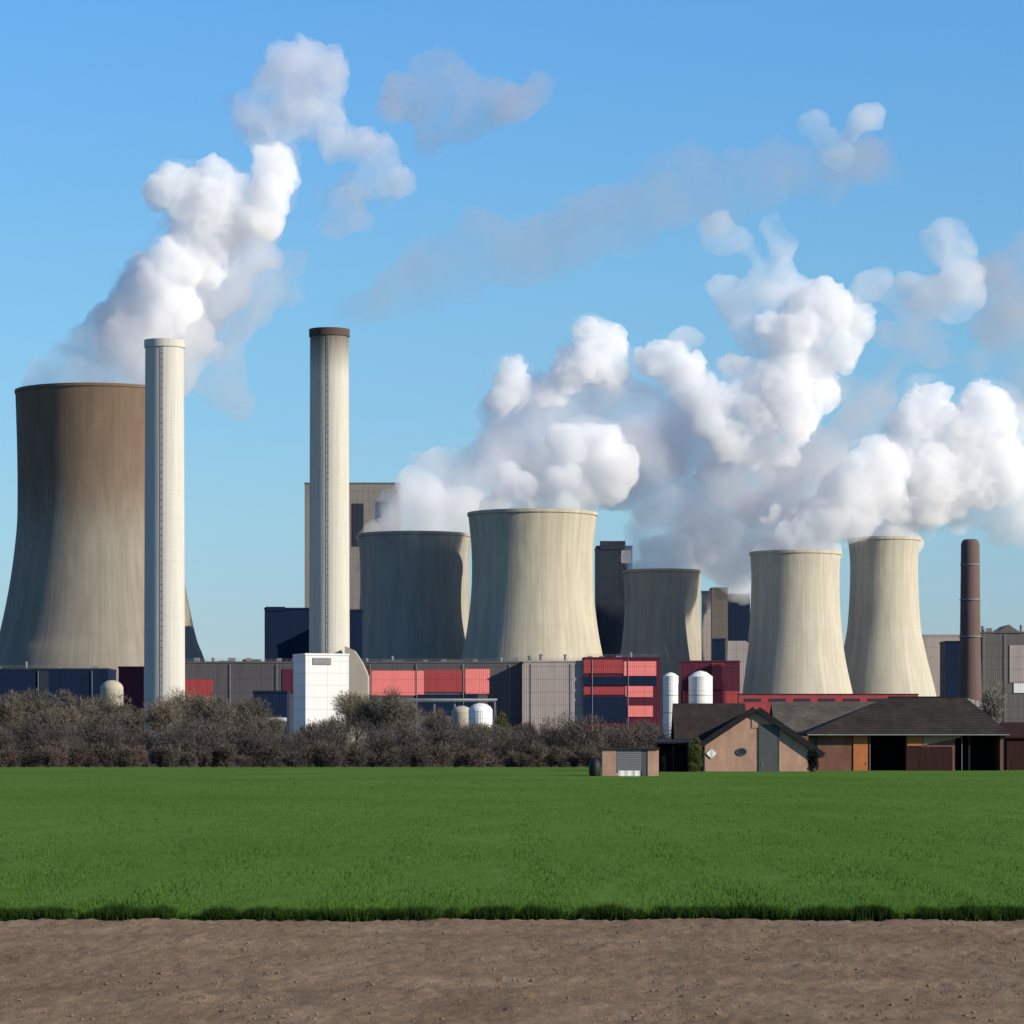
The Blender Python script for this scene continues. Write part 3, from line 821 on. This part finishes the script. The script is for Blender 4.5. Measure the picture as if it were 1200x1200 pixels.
V[:, 1] = np.stack([xx + ww*np.cos(an), yy + ww*np.sin(an), z0], -1)
V[:, 2] = np.stack([xx + lx, yy + ly, np.where(yy0 < .4, hh, z0 + hh * .75)], -1)
me = bpy.data.meshes.new('blades'); me.vertices.add(nb*3); me.vertices.foreach_set('co', V.astype(np.float32).ravel())
me.loops.add(nb*3); me.loops.foreach_set('vertex_index', np.arange(nb*3, dtype=np.int32))
me.polygons.add(nb); me.polygons.foreach_set('loop_start', np.arange(0, nb*3, 3, dtype=np.int32)); me.update(); me.validate()
o = link_mesh('wheat_blades', me, m); o['kind'] = 'stuff'

# coarse grass along the headland, darkened to stand in for shaded crop gaps
m, nt, out = nodes('shade_dark_grass')
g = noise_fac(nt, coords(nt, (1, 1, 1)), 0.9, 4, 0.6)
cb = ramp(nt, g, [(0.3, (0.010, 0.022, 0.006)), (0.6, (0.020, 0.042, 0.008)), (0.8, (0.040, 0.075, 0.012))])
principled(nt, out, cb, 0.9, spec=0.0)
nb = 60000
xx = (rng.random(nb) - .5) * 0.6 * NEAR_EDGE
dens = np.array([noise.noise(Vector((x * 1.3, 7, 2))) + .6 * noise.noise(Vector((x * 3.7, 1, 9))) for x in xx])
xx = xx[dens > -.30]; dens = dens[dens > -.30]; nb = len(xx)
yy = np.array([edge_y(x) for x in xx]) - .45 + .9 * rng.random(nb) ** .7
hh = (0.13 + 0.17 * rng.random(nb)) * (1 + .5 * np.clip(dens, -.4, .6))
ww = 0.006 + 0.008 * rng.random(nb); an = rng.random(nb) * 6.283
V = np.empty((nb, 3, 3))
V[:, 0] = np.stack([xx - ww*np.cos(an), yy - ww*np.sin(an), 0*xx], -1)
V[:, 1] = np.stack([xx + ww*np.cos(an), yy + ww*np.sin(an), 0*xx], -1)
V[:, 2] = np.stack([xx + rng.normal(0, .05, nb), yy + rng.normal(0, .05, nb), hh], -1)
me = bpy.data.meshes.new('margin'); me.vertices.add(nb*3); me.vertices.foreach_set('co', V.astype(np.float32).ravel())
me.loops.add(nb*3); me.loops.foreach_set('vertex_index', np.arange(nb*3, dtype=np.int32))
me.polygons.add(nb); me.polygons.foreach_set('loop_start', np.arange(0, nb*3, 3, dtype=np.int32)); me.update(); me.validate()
o = link_mesh('shade_dark_grass', me, m); o['kind'] = 'stuff'

# ------------------------------------------------------------------ bare winter trees and shrubs
def twig_mat(name, c):
    m, nt, out = nodes(name)
    f = noise_fac(nt, coords(nt, (1, 1, 1)), 0.35, 3, 0.6)
    oi = N(nt, 'ShaderNodeObjectInfo')
    colr = ramp(nt, f, [(0.3, sc3(c, .72)), (0.7, sc3(c, 1.25))])
    v = ramp(nt, oi.outputs['Random'], [(0, (.75, .75, .78)), (1, (1.25, 1.2, 1.12))])
    principled(nt, out, mix(nt, colr, v, 1.0, 'MULTIPLY'), 0.9, spec=0.1)
    return m
M['twig_olive'] = twig_mat('olive_grey_twigs', (0.112, 0.101, 0.080))
M['twig_brown'] = twig_mat('brown_twigs', (0.078, 0.068, 0.062))
M['twig_red'] = twig_mat('reddish_brown_twigs', (0.082, 0.067, 0.057))
M['leaf_dark'] = twig_mat('dark_evergreen_leaves', (0.018, 0.026, 0.016))
M['leaf_olive'] = twig_mat('yellow_green_leaves', (0.10, 0.115, 0.03))
M['bark'] = m_plain('bark', (0.07, 0.058, 0.048), .3, 2.0, .95)

def trunk_mesh(h, r, seed):
    r_ = random.Random(seed); mb = MB(); tips = []
    def limb(p, d, l, r, lev):
        d = d.normalized(); q = p + d * l
        mb.tube(p, q, r, r * .62, 5)
        if lev == 0: tips.append(q); return
        tips.append(q)
        for k in range(3):
            nd = d + Vector((r_.uniform(-.8, .8), r_.uniform(-.8, .8), r_.uniform(0, .5)))
            limb(q, nd, l * r_.uniform(.55, .8), r * .6, lev - 1)
    limb(Vector((0, 0, -.2)), Vector((r_.uniform(-.06, .06), r_.uniform(-.06, .06), 1)), h * .3, r, 3)
    me = bpy.data.meshes.new('trunk'); me.from_pydata(mb.v, [], mb.f); me.update()
    return me, tips
def crown_mesh(blobs, n, tw, tl, seed, up=.35):
    """blobs: (x,y,z,r,rz); n twig slivers spread through them in clumps, leaving gaps"""
    g = np.random.default_rng(seed)
    wts = np.array([b[3]**2 * b[4] for b in blobs]); wts = wts / wts.sum()
    bi = g.choice(len(blobs), n, p=wts)
    B = np.array(blobs)[bi]
    dirv = g.normal(0, 1, (n, 3)); dirv /= np.linalg.norm(dirv, axis=1)[:, None]
    rad = g.random(n) ** .45
    c = B[:, :3] + dirv * rad[:, None] * np.stack([B[:, 3], B[:, 3], B[:, 4]], -1)
    keep = np.array([noise.noise(Vector(p) * .55 + Vector((seed, 0, 0))) > -.22 for p in c])
    c = c[keep]; dirv = dirv[keep]; n = len(c)
    t = dirv * .8 + g.normal(0, .5, (n, 3)) + np.array([0, 0, up]); t /= np.linalg.norm(t, axis=1)[:, None]
    s = np.cross(t, g.normal(0, 1, (n, 3))); s /= np.linalg.norm(s, axis=1)[:, None]
    L = tl * (.5 + g.random(n)); W = tw * (.5 + g.random(n))
    V = np.empty((n, 3, 3))
    V[:, 0] = c - s * W[:, None]; V[:, 1] = c + s * W[:, None]; V[:, 2] = c + t * L[:, None]
    V[:, :, 2] = np.maximum(V[:, :, 2], .02)
    me = bpy.data.meshes.new('crown'); me.vertices.add(n*3); me.vertices.foreach_set('co', V.astype(np.float32).ravel())
    me.loops.add(n*3); me.loops.foreach_set('vertex_index', np.arange(n*3, dtype=np.int32))
    me.polygons.add(n); me.polygons.foreach_set('loop_start', np.arange(0, n*3, 3, dtype=np.int32)); me.update(); me.validate()
    return me

def tree_proto(h, seed, n, spread=.33):
    tm, tips = trunk_mesh(h, .02 * h, seed)
    r_ = random.Random(seed + 50)
    zs = [p.z for p in tips]; k = h * .80 / max(zs)
    for v in tm.vertices: v.co *= k
    tips = [p * k for p in tips]
    blobs = []
    for p in r_.sample(tips, min(22, len(tips))):
        rr = h * r_.uniform(.09, .17)
        blobs.append((p.x, p.y, max(p.z, rr), rr, rr * r_.uniform(.9, 1.3)))
    return tm, crown_mesh(blobs, n, .036, .75, seed + 9)
def shrub_proto(h, wd, seed, n):
    r_ = random.Random(seed); mb = MB(); blobs = []
    for k in range(9):
        a = r_.uniform(0, 6.28); q = Vector((math.cos(a) * wd * r_.uniform(.1, .5), math.sin(a) * wd * r_.uniform(.1, .5), h * r_.uniform(.55, .85)))
        mb.tube((q.x*.15, q.y*.15, -.1), q, .07, .03, 4)
        rr = h * r_.uniform(.2, .34)
        blobs.append((q.x, q.y, q.z - rr*.1, rr, rr)); blobs.append((q.x*.9, q.y*.9, q.z*.5, rr*1.05, rr*1.1))
    me = bpy.data.meshes.new('stem'); me.from_pydata(mb.v, [], mb.f); me.update()
    return me, crown_mesh(blobs, n, .034, .55, seed + 3)

def plant(name, label, cat, group, loc, rz, sc_, tm, cm, bark, leaf, part='trunk'):
    t = thing(name, label, cat, loc, rz, group); t.scale = (sc_[0], sc_[0], sc_[1])
    a = bpy.data.objects.new(part, tm); col.objects.link(a); a.parent = t
    b = bpy.data.objects.new('crown', cm); col.objects.link(b); b.parent = t
    for o, mm in ((a, bark), (b, leaf)):
        if not o.data.materials: o.data.materials.append(mm)
    return t

protos_t = [tree_proto(13, 100 + k, 8200) for k in range(5)]
protos_s = [shrub_proto(6.0, 6.0, 200 + k, 6000) for k in range(4)]
protos_l = [shrub_proto(3.2, 4.5, 300 + k, 4000) for k in range(3)]
r_ = random.Random(21)
# back row of taller trees, tops near row 805-830
def top_row(px):
    pts = [(-60, 812), (20, 808), (60, 816), (100, 812), (150, 832), (200, 812), (240, 800), (280, 812), (320, 838), (360, 846), (420, 808), (455, 812), (500, 838), (540, 846), (600, 842), (640, 848), (700, 850), (760, 848)]
    for (a, b), (c, e) in zip(pts, pts[1:]):
        if a <= px <= c: return b + (e - b) * (px - a) / (c - a)
    return pts[-1][1]
px = -30.0; k = 0
while px < 775:
    d = r_.uniform(520, 600)
    top = top_row(px) + r_.uniform(-14, 10)
    h = wz(top, d)
    tm, cm = protos_t[k % 5]
    plant('bare_tree', 'leafless grey-brown tree in the taller back row of the wood before the power station', 'tree', 'bare trees of the wood before the power station',
          (wx(px, d), d, 0), r_.uniform(0, 6.28), (max(.75, h / 13 * r_.uniform(.9, 1.15)), h / 13), tm, cm, M['bark'], M['twig_olive'])
    px += r_.uniform(13, 21); k += 1
px = -20.0
while px < 780:
    d = r_.uniform(425, 490)
    h = wz(r_.uniform(836, 866), d)
    tm, cm = protos_s[k % 4]
    plant('bare_shrub', 'leafless dark brown shrub in the middle row of the wood', 'shrub', 'dark shrubs in the middle of the wood',
          (wx(px, d), d, 0), r_.uniform(0, 6.28), (h / 6 * r_.uniform(.85, 1.1), h / 6), tm, cm, M['bark'], M['twig_brown'], 'stem')
    px += r_.uniform(11, 19); k += 1
px = -15.0
while px < 785:
    d = r_.uniform(386, 406)
    h = wz(r_.uniform(870, 888), d)
    tm, cm = protos_l[k % 3]
    plant('low_shrub', 'low reddish brown shrub along the far edge of the green field', 'shrub', 'low shrubs along the field edge',
          (wx(px, d), d, 0), r_.uniform(0, 6.28), (h / 3.2 * r_.uniform(.9, 1.2), h / 3.2), tm, cm, M['bark'], M['twig_red'], 'stem')
    px += r_.uniform(11, 18); k += 1

def round_bush(name, label, cpx, d, top, half, leaf, n, tw=.06, tl=.22, cat='shrub'):
    H = wz(top, d); r = ws(half, d)
    blobs = [(0, 0, H*.3, r, H*.3), (0, 0, H*.62, r*.9, H*.33), (r*.2, 0, H*.8, r*.6, H*.2), (-r*.25, 0, H*.5, r*.8, H*.35)]
    cm = crown_mesh(blobs, n, tw, tl, int(cpx), .5)
    mb = MB(); mb.tube((0, 0, -.1), (0.1, 0, H*.7), .09, .04, 5)
    me = bpy.data.meshes.new('stem'); me.from_pydata(mb.v, [], mb.f); me.update()
    return plant(name, label, cat, None, (wx(cpx, d), d, 0), 0, (1, 1), me, cm, M['bark'], leaf, 'stem')
round_bush('bush', 'yellow-green upright bush between black lean-to and brick gable', 815, 305, 862, 8, M['leaf_olive'], 5000)
round_bush('bush', 'small blackish evergreen bush at the right corner of the gabled barn', 952, 306, 877, 7.5, M['leaf_dark'], 5000)
tm, cm = tree_proto(10, 777, 5200)
d = 365
plant('bare_tree', 'round leafless grey tree behind the hipped barn right of the brick stack', 'tree', None, (wx(1172, d), d, 0), 0, (.85, wz(797, d) / 10), tm, cm, M['bark'], twig_mat('grey_twigs', (0.15, .135, .115)))
d = 600
round_bush('bush', 'olive bush right of the pale rounded tank', 588, 590, 832, 9, M['leaf_olive'], 5000, .12, .5)

#@@STEAM
# ------------------------------------------------------------------ steam
def plume_mesh(name, puffs, d, seed, voxel, amp, fs, dspread=0.5, squash=0.9):
    """puffs: (px, py, r_px[, depth offset in m]); merged by voxel remesh and roughened into cauliflower billows"""
    r_ = random.Random(seed)
    bm = bmesh.new()
    for p in puffs:
        px, py, rp = p[:3]
        dd = d + (p[3] if len(p) > 3 else r_.uniform(-dspread, dspread) * ws(rp, d))
        c = Vector((wx(px, dd), dd, wz(py, dd))); r = ws(rp, dd)
        mt = Matrix.Translation(c) @ Matrix.Diagonal((r, r * squash, r, 1))
        bmesh.ops.create_icosphere(bm, subdivisions=3, radius=1.0, matrix=mt)
    me = bpy.data.meshes.new(name); bm.to_mesh(me); bm.free()
    tmp = bpy.data.objects.new('tmp', me); col.objects.link(tmp)
    md = tmp.modifiers.new('r', 'REMESH'); md.mode = 'VOXEL'; md.voxel_size = voxel
    sm = tmp.modifiers.new('s', 'SMOOTH'); sm.factor = 0.5; sm.iterations = 2
    dg = bpy.context.evaluated_depsgraph_get()
    out = bpy.data.meshes.new_from_object(tmp.evaluated_get(dg), depsgraph=dg)
    bpy.data.objects.remove(tmp); bpy.data.meshes.remove(me)
    n = len(out.vertices)
    co = np.empty(n * 3, np.float32); out.vertices.foreach_get('co', co); co = co.reshape(-1, 3)
    nr = np.empty(n * 3, np.float32); out.vertices.foreach_get('normal', nr); nr = nr.reshape(-1, 3)
    off = Vector((seed * 13.7, seed * 5.1, seed * 9.3))
    def billow(p):
        q = p / fs[0] + off
        a = abs(noise.noise(q)); b = abs(noise.noise(q * 2.3 + off)); c = abs(noise.noise(q * 4.9)); e = noise.noise(q * 9.7)
        return (0.35 - a) * 1.5 * amp[0] + (0.3 - b) * 1.3 * amp[1] + (0.25 - c) * 1.6 * amp[2] + e * 0.35 * amp[2]
    dsp = np.array([billow(Vector(c)) for c in co], np.float32)
    # soft lateral warp keeps the lumps from reading as spheres
    wv = np.array([noise.noise_vector(Vector(c) / (fs[0] * 1.6) + off) for c in co], np.float32) * amp[0] * 0.55
    co = co + nr * dsp[:, None] + wv
    out.vertices.foreach_set('co', co.ravel()); out.update()
    out.name = name
    return out

def islands(me):
    """one mesh per connected piece, crumbs dropped"""
    bm = bmesh.new(); bm.from_mesh(me); seen = set(); groups = []
    for v in bm.verts:
        if v.index in seen: continue
        stack = [v]; seen.add(v.index); g = []
        while stack:
            a = stack.pop(); g.append(a.index)
            for e in a.link_edges:
                b = e.other_vert(a)
                if b.index not in seen: seen.add(b.index); stack.append(b)
        groups.append(g)
    bm.free()
    groups = [g for g in groups if len(g) > 60]
    out = []
    for g in groups:
        gs = {v: k for k, v in enumerate(g)}
        vs = [me.vertices[v].co.copy() for v in g]
        fs = [[gs[v] for v in p.vertices] for p in me.polygons if p.vertices[0] in gs]
        m2 = bpy.data.meshes.new(me.name); m2.from_pydata(vs, [], fs); m2.update(); out.append(m2)
    return sorted(out, key=lambda m: -len(m.vertices))

def knobs(puffs, seed, n=3, k=(.35, .6)):
    """smaller billows budding from each puff"""
    r_ = random.Random(seed * 31 + 5); out = list(puffs)
    for p in puffs:
        for i in range(n):
            a = r_.uniform(0, 6.283); f = r_.uniform(*k)
            out.append((p[0] + math.cos(a) * p[2] * .8, p[1] + math.sin(a) * p[2] * .8, p[2] * f))
    return out

def steam(label, parts, group='steam plumes'):
    """parts: list of (name, puffs, depth, material, voxel, amp, fs, seed); the first is the plume itself"""
    root = None
    for i, (nm, puffs, d, mat, vox, amp, fs, seed) in enumerate(parts):
        if mat in (M['steam_core'], M['steam_mid'], M['steam_base']): puffs = knobs(puffs, seed)
        for me in islands(plume_mesh(nm, puffs, d, seed, vox, amp, fs)):
            o = link_mesh(nm, me, mat, root, True)
            if root is None:
                root = o; setp(o, label, 'steam plume', group)
    return root

def m_veil(name, density, aniso, albedo, size=26.0, lo=0.40, hi=0.66, floor=0.12):
    """torn, uneven steam: density broken up by a soft 3D noise"""
    m, nt, out = nodes(name)
    v = N(nt, 'ShaderNodeVolumePrincipled')
    v.inputs['Color'].default_value = (*albedo, 1); v.inputs['Anisotropy'].default_value = aniso
    f = noise_fac(nt, coords(nt, (1/size, 1/size, 1/size)), 1.0, 2, 0.5, 0.4)
    r = ramp(nt, f, [(lo, (floor,)*3), (hi, (1, 1, 1))])
    nt.links.new(math_node(nt, 'MULTIPLY', r, density), v.inputs['Density'])
    nt.links.new(v.outputs[0], out.inputs['Volume'])
    m.cycles.volume_step_rate = 0.5 if hasattr(m.cycles, 'volume_step_rate') else 1.0
    return m

M['steam_core'] = m_steam('dense_steam', 0.11, 0.0, (0.977, 0.977, 0.979))
M['steam_mid'] = m_veil('loose_steam', 0.055, 0.0, (0.975, 0.976, 0.975), 30.0, .34, .62)
M['steam_halo'] = m_veil('steam_edge', 0.022, 0.1, (0.97, 0.97, 0.98), 24.0)
M['steam_thin'] = m_veil('thin_steam', 0.034, 0.3, (0.92, 0.91, 0.92), 26.0, .36, .66, .2)
M['steam_base'] = m_veil('fresh_steam', 0.06, 0.2, (0.95, 0.95, 0.965), 36.0, .2, .6)
M['old_steam'] = m_veil('old_steam', 0.036, 0.3, (0.87, 0.82, 0.81), 30.0, .32, .66, .25)
M['smoke_thin'] = m_veil('thin_smoke', 0.017, 0.3, (0.80, 0.76, 0.74), 34.0, .30, .66, .35)
AC = (6.0, 4.4, 3.2); AM = (7.0, 3.5, 1.2); AT = (9.0, 5.0, 2.0)
FC = (24.0,); FM = (28.0,); FT = (34.0,)

A_core = [(198,224,22),(215,216,22),(235,222,30),(258,232,32),(222,245,26),(276,244,24),(242,268,34),(226,292,34),(206,312,34),(186,332,32),(165,338,26),(158,360,28),(148,376,24),(182,366,28),(262,275,26),(246,306,26),(202,350,30),(320,188,22),(322,208,24),(314,230,22),(302,254,24)]
A_base = [(42,452,16),(62,450,22),(90,448,28),(125,446,36),(165,446,40),(195,448,22),(45,441,12),(62,438,13),(80,434,18),(100,428,26),(122,420,34),(150,412,40),(180,410,40),(205,408,36),(110,402,22),(135,395,30),(225,385,34),(190,385,40),(150,435,24),(110,440,16),(185,440,22)]
A_top = [(340,80,26),(365,76,24),(388,86,22),(396,106,18),(386,130,18),(318,105,26),(300,125,22),(290,146,20),(320,138,24),(345,152,20),(370,152,18),(395,165,18),(420,176,20),(445,182,18),(436,202,16),(440,222,16),(465,214,14),(425,226,12),(310,165,16),(335,100,24),(352,112,26),(356,134,20),(330,120,26)]
A_veil = [(280,135,14),(275,125,10),(455,225,20),(470,215,14),(400,240,20),(392,262,16),(410,225,16),(340,320,24),(350,350,22),(310,345,36),(280,360,40),(250,400,36),(250,440,34),(275,465,18),(230,430,30),(380,228,14),(420,265,12)]
steam('white steam plume from the largest cooling tower, curling up into the top of the sky', [
    ('steam_plume', A_core, DA, M['steam_core'], 1.9, AC, FC, 1),
    ('base_mist', A_base, DA, M['steam_base'], 3.0, AM, FM, 2),
    ('shaded_side', [(290,275,32),(300,300,28),(270,318,34),(245,345,36),(230,375,34),(278,345,22),(210,400,32),(312,270,20),(180,395,34),(150,400,30)], DA + 25, M['steam_base'], 2.8, AM, FM, 42),
    ('curling_top', A_top, DA + 10, M['steam_base'], 2.6, AC, FC, 3),
    ('halo', [(p[0], p[1], p[2]*1.3) for p in A_core], DA, M['steam_halo'], 3.5, AM, FM, 31),
    ('wisp', A_veil, DA + 15, M['steam_thin'], 3.5, AT, FT, 4)])
H_veil = [(520,85,26),(495,75,14),(470,110,22),(500,115,32),(540,112,34),(575,118,28),(605,112,20),(630,100,14),(510,145,24),(505,168,12),(545,138,24),(460,130,14),(645,92,8)]
steam('thin pinkish grey cloud of old steam high to the right of the curling plume', [
    ('steam_cloud', H_veil, 1180, M['old_steam'], 3.5, AT, FT, 5)])
S_veil = [(395,365,9),(410,355,16),(430,345,24),(455,335,30),(480,328,32),(505,320,36),(535,308,40),(560,300,38),(590,288,42),(565,272,24),(615,282,42),(640,275,42),(665,270,42),(690,265,40),(720,262,40),(750,250,38),(780,240,36),(620,255,20),(640,302,22),(690,300,18),(800,222,36),(770,215,22),(815,192,22),(845,230,34),(890,215,34),(930,205,32),(975,205,30),(1020,200,26),(860,200,22),(910,180,18)]
steam('faint long grey smoke trail drifting right from the sooty-topped chimney', [
    ('smoke_trail', S_veil, 960, M['smoke_thin'], 3.5, AT, FT, 6)])
B_core = [(600,444,20),(590,460,18),(612,455,18),(690,394,16),(704,400,20),(716,416,22),(690,424,24),(722,434,18),(665,440,20),(642,456,18),(770,424,18),(786,420,18),(800,440,24),(820,466,24),(836,490,26),(860,510,28),(890,520,24),(908,526,18),(864,434,16),(876,455,22),(900,470,30),(925,460,30),(950,445,32),(962,462,22),(935,490,26),(880,490,26),(845,470,22),(930,410,28),(945,385,26),(955,355,24),(968,345,16),(980,370,26),(1002,378,20),(985,400,24),(912,385,18)]
B_back = [(640,550,36),(720,545,40),(760,540,36),(800,520,34),(770,580,36),(730,575,26),(830,535,32),(850,560,32),(880,575,36),(850,610,38),(880,640,36),(920,560,30),(905,600,30),(845,650,28),(800,590,30),(940,540,26),(960,560,24),(930,585,26),(700,560,30),(860,670,24),(835,600,30),(970,530,20),(900,640,24)]
B_wisp = [(905,250,10),(903,262,11),(908,280,13),(914,300,15),(918,318,17),(922,338,20),(925,355,22),(905,350,20),(888,345,18),(872,368,18),(880,385,18),(838,275,16),(848,285,16),(865,287,13),(822,266,8),(880,300,10),(888,330,12),(890,315,10),(815,405,16),(800,400,12),(905,390,26),(885,410,20),(1010,352,14),(1020,335,14),(1032,330,12),(845,330,14),(860,350,16)]
steam('broad white steam plume billowing up from the dark shaded cooling tower', [
    ('steam_plume', B_core, 1110, M['steam_core'], 1.9, AC, FC, 7),
    ('rear_bank', B_back, 1135, M['steam_base'], 3.0, AM, FM, 8),
    ('grey_heart', [(590,482,32),(600,512,34),(630,490,36),(660,480,36),(630,530,36),(690,470,34),(720,470,34),(745,482,34),(740,520,36),(765,500,32),(790,490,26),(790,530,24),(765,548,26),(845,545,22),(855,570,26),(880,556,26),(735,560,24),(690,505,32),(660,520,34),(600,470,24),(620,460,24),(590,540,26)], 1118, M['steam_base'], 2.8, AM, FM, 43),
    ('shaded_base', [(470,600,22),(485,575,24),(505,558,26),(522,545,20),(545,550,28),(500,595,30),(540,590,34),(468,590,18),(560,542,28),(575,560,34),(590,530,24)], 1112, M['steam_base'], 2.8, AM, FM, 41),
    ('rim_mist', [(440,624,16),(465,622,24),(495,620,26),(525,622,20),(470,600,22),(500,590,28),(478,575,20),(540,590,24)], DB, M['steam_mid'], 2.6, AM, FM, 32),
    ('halo', [(p[0], p[1], p[2]*1.28) for p in B_core], 1110, M['steam_halo'], 3.5, AM, FM, 33),
    ('wisp', B_wisp, 1120, M['steam_mid'], 3.0, AM, FM, 9)])
D_core = [(575,594,12),(595,594,16),(625,594,22),(660,594,22),(684,596,12),(600,560,15),(596,576,16),(615,576,18),(640,576,20),(660,560,24),(666,526,22),(685,524,26),(710,530,26),(722,548,22),(700,560,28),(676,574,24),(718,566,18),(652,516,12)]
steam('compact bright steam puff sitting on the sunlit cream cooling tower', [
    ('steam_plume', D_core, DD, M['steam_core'], 1.6, (4.5, 3.2, 1.8), FC, 10),
    ('halo', [(p[0], p[1], p[2]*1.25) for p in D_core if p[1] < 570], DD, M['steam_halo'], 3, AM, FM, 34)])
E_core = [(748,668,10),(765,667,16),(785,667,18),(805,668,12),(765,652,14),(785,648,18),(800,636,16),(790,630,10),(815,645,18),(770,640,14),(810,660,12)]
E_mist = [(750,645,18),(745,655,14),(775,620,26),(820,620,28),(835,640,28),(845,665,22),(860,690,16),(850,620,26),(745,625,12)]
steam('small grey-white steam puff above the short grey cooling tower', [
    ('steam_plume', E_core, DE, M['steam_core'], 1.7, (3.5, 2.4, 1.4), FC, 11),
    ('mist', E_mist, DE + 5, M['steam_mid'], 2.6, AM, FM, 12)])
F_core = [(895,646,9),(912,645,16),(935,644,22),(960,645,17),(976,646,8),(930,630,18),(950,620,22),(970,605,28),(985,585,30),(1000,574,28),(1015,590,26),(1010,555,26),(1030,548,26),(1045,550,20),(1035,575,24),(1000,604,26)]
F_spout = [(904,634,6),(903,624,4),(905,612,7),(908,600,8),(895,610,5)]
F_wisp = [(1000,500,26),(1020,480,22),(990,450,20),(1085,400,22),(1095,420,18),(1030,400,18),(1080,370,18),(1100,345,18),(1140,420,20),(1150,390,16),(930,600,24),(915,560,24),(945,545,24),(965,520,22),(985,500,20),(1000,480,18),(1015,465,18),(1030,450,16),(1045,438,16),(1058,420,15),(1066,402,14),(1062,385,14),(1055,365,16),(1046,350,16),(1030,340,14),(1070,350,14),(880,600,24),(990,530,18),(970,545,20),(1035,470,12)]
steam('white steam plume leaning right from the tower behind the farm gable', [
    ('steam_plume', F_core, DF, M['steam_core'], 1.7, (4.5, 3.2, 1.8), FC, 13),
    ('spout', F_spout, DF, M['steam_core'], 1.2, (1.2, .8, .3), (8,), 14),
    ('halo', [(p[0], p[1], p[2]*1.3) for p in F_core if p[1] < 632], DF, M['steam_halo'], 3, AM, FM, 35),
    ('wisp', F_wisp, DF + 20, M['old_steam'], 3.0, AM, FM, 15)])
G_core = [(1008,630,12),(1025,630,20),(1045,630,22),(1064,630,10),(1030,622,14),(1050,612,22),(1045,590,26),(1065,575,34),(1055,540,30),(1085,550,36),(1070,505,26),(1080,478,24),(1095,470,18),(1075,460,12),(1100,510,34),(1125,535,38),(1110,570,30),(1135,500,28),(1150,480,22),(1150,458,12),(1165,475,20),(1175,500,22),(1165,530,32),(1150,565,28),(1180,560,20),(1090,590,22)]
G_mist = [(1075,600,24),(1120,595,24),(1160,595,26),(1195,585,26),(1205,540,28),(1195,500,22),(1180,620,20),(1210,620,24)]
G_wisp = [(1112,275,14),(1105,290,18),(1120,300,20),(1128,325,20),(1125,350,18),(1110,370,12),(1095,300,12),(1080,350,20),(1070,330,14),(1090,335,14),(1105,395,8)]
G_far = [(1150,330,18),(1160,310,14),(1195,300,16),(1175,400,24),(1190,370,34),(1170,330,20),(1185,322,22),(1200,345,30),(1180,360,26),(1200,390,30),(1190,420,24),(1200,450,28),(1220,340,30),(1160,350,16),(1165,375,14),(1215,480,24),(1145,390,14),(1150,360,12)]
steam('white steam plume at the right edge rising from the tower beside the brick stack', [
    ('steam_plume', G_core, DG, M['steam_core'], 1.9, AC, FC, 16),
    ('mist', G_mist, DG + 15, M['steam_mid'], 3.0, AM, FM, 17),
    ('halo', [(p[0], p[1], p[2]*1.28) for p in G_core if p[1] < 620], DG, M['steam_halo'], 3.5, AM, FM, 36),
    ('wisp', G_wisp, DG + 10, M['steam_mid'], 3.0, AM, FM, 18),
    ('veil', G_far, DG + 30, M['old_steam'], 3.5, AT, FT, 19)])
K_core = [(953,148,14),(962,165,12),(978,172,12),(1000,158,12),(1012,142,14),(1025,138,10),(1028,150,10),(985,185,14)]
K_veil = [(1000,180,26),(1020,195,24),(1035,205,20),(980,195,22),(1030,175,14),(960,180,16)]
steam('little white forked cloud of old steam high on the right', [
    ('steam_cloud', K_core, 1150, M['steam_mid'], 2.6, AM, FM, 20),
    ('veil', K_veil, 1165, M['smoke_thin'], 3.0, AM, FM, 21)])

# ------------------------------------------------------------------ a longer lens from farther away: stretch all distances, keep every size
for o in list(col.objects):
    if o.parent is not None or o.type not in ('MESH', 'EMPTY'): continue
    if o.get('kind') in ('structure', 'stuff'):
        o.data.transform(Matrix.Diagonal((1, KD, 1, 1)))
    elif o.get('category') == 'steam plume':
        ys = [v.co.y for v in o.data.vertices]
        dy = (KD - 1) * (min(ys) + max(ys)) / 2
        for q in [o] + list(o.children): q.data.transform(Matrix.Translation((0, dy, 0)))
    else:
        o.location.y *= KD
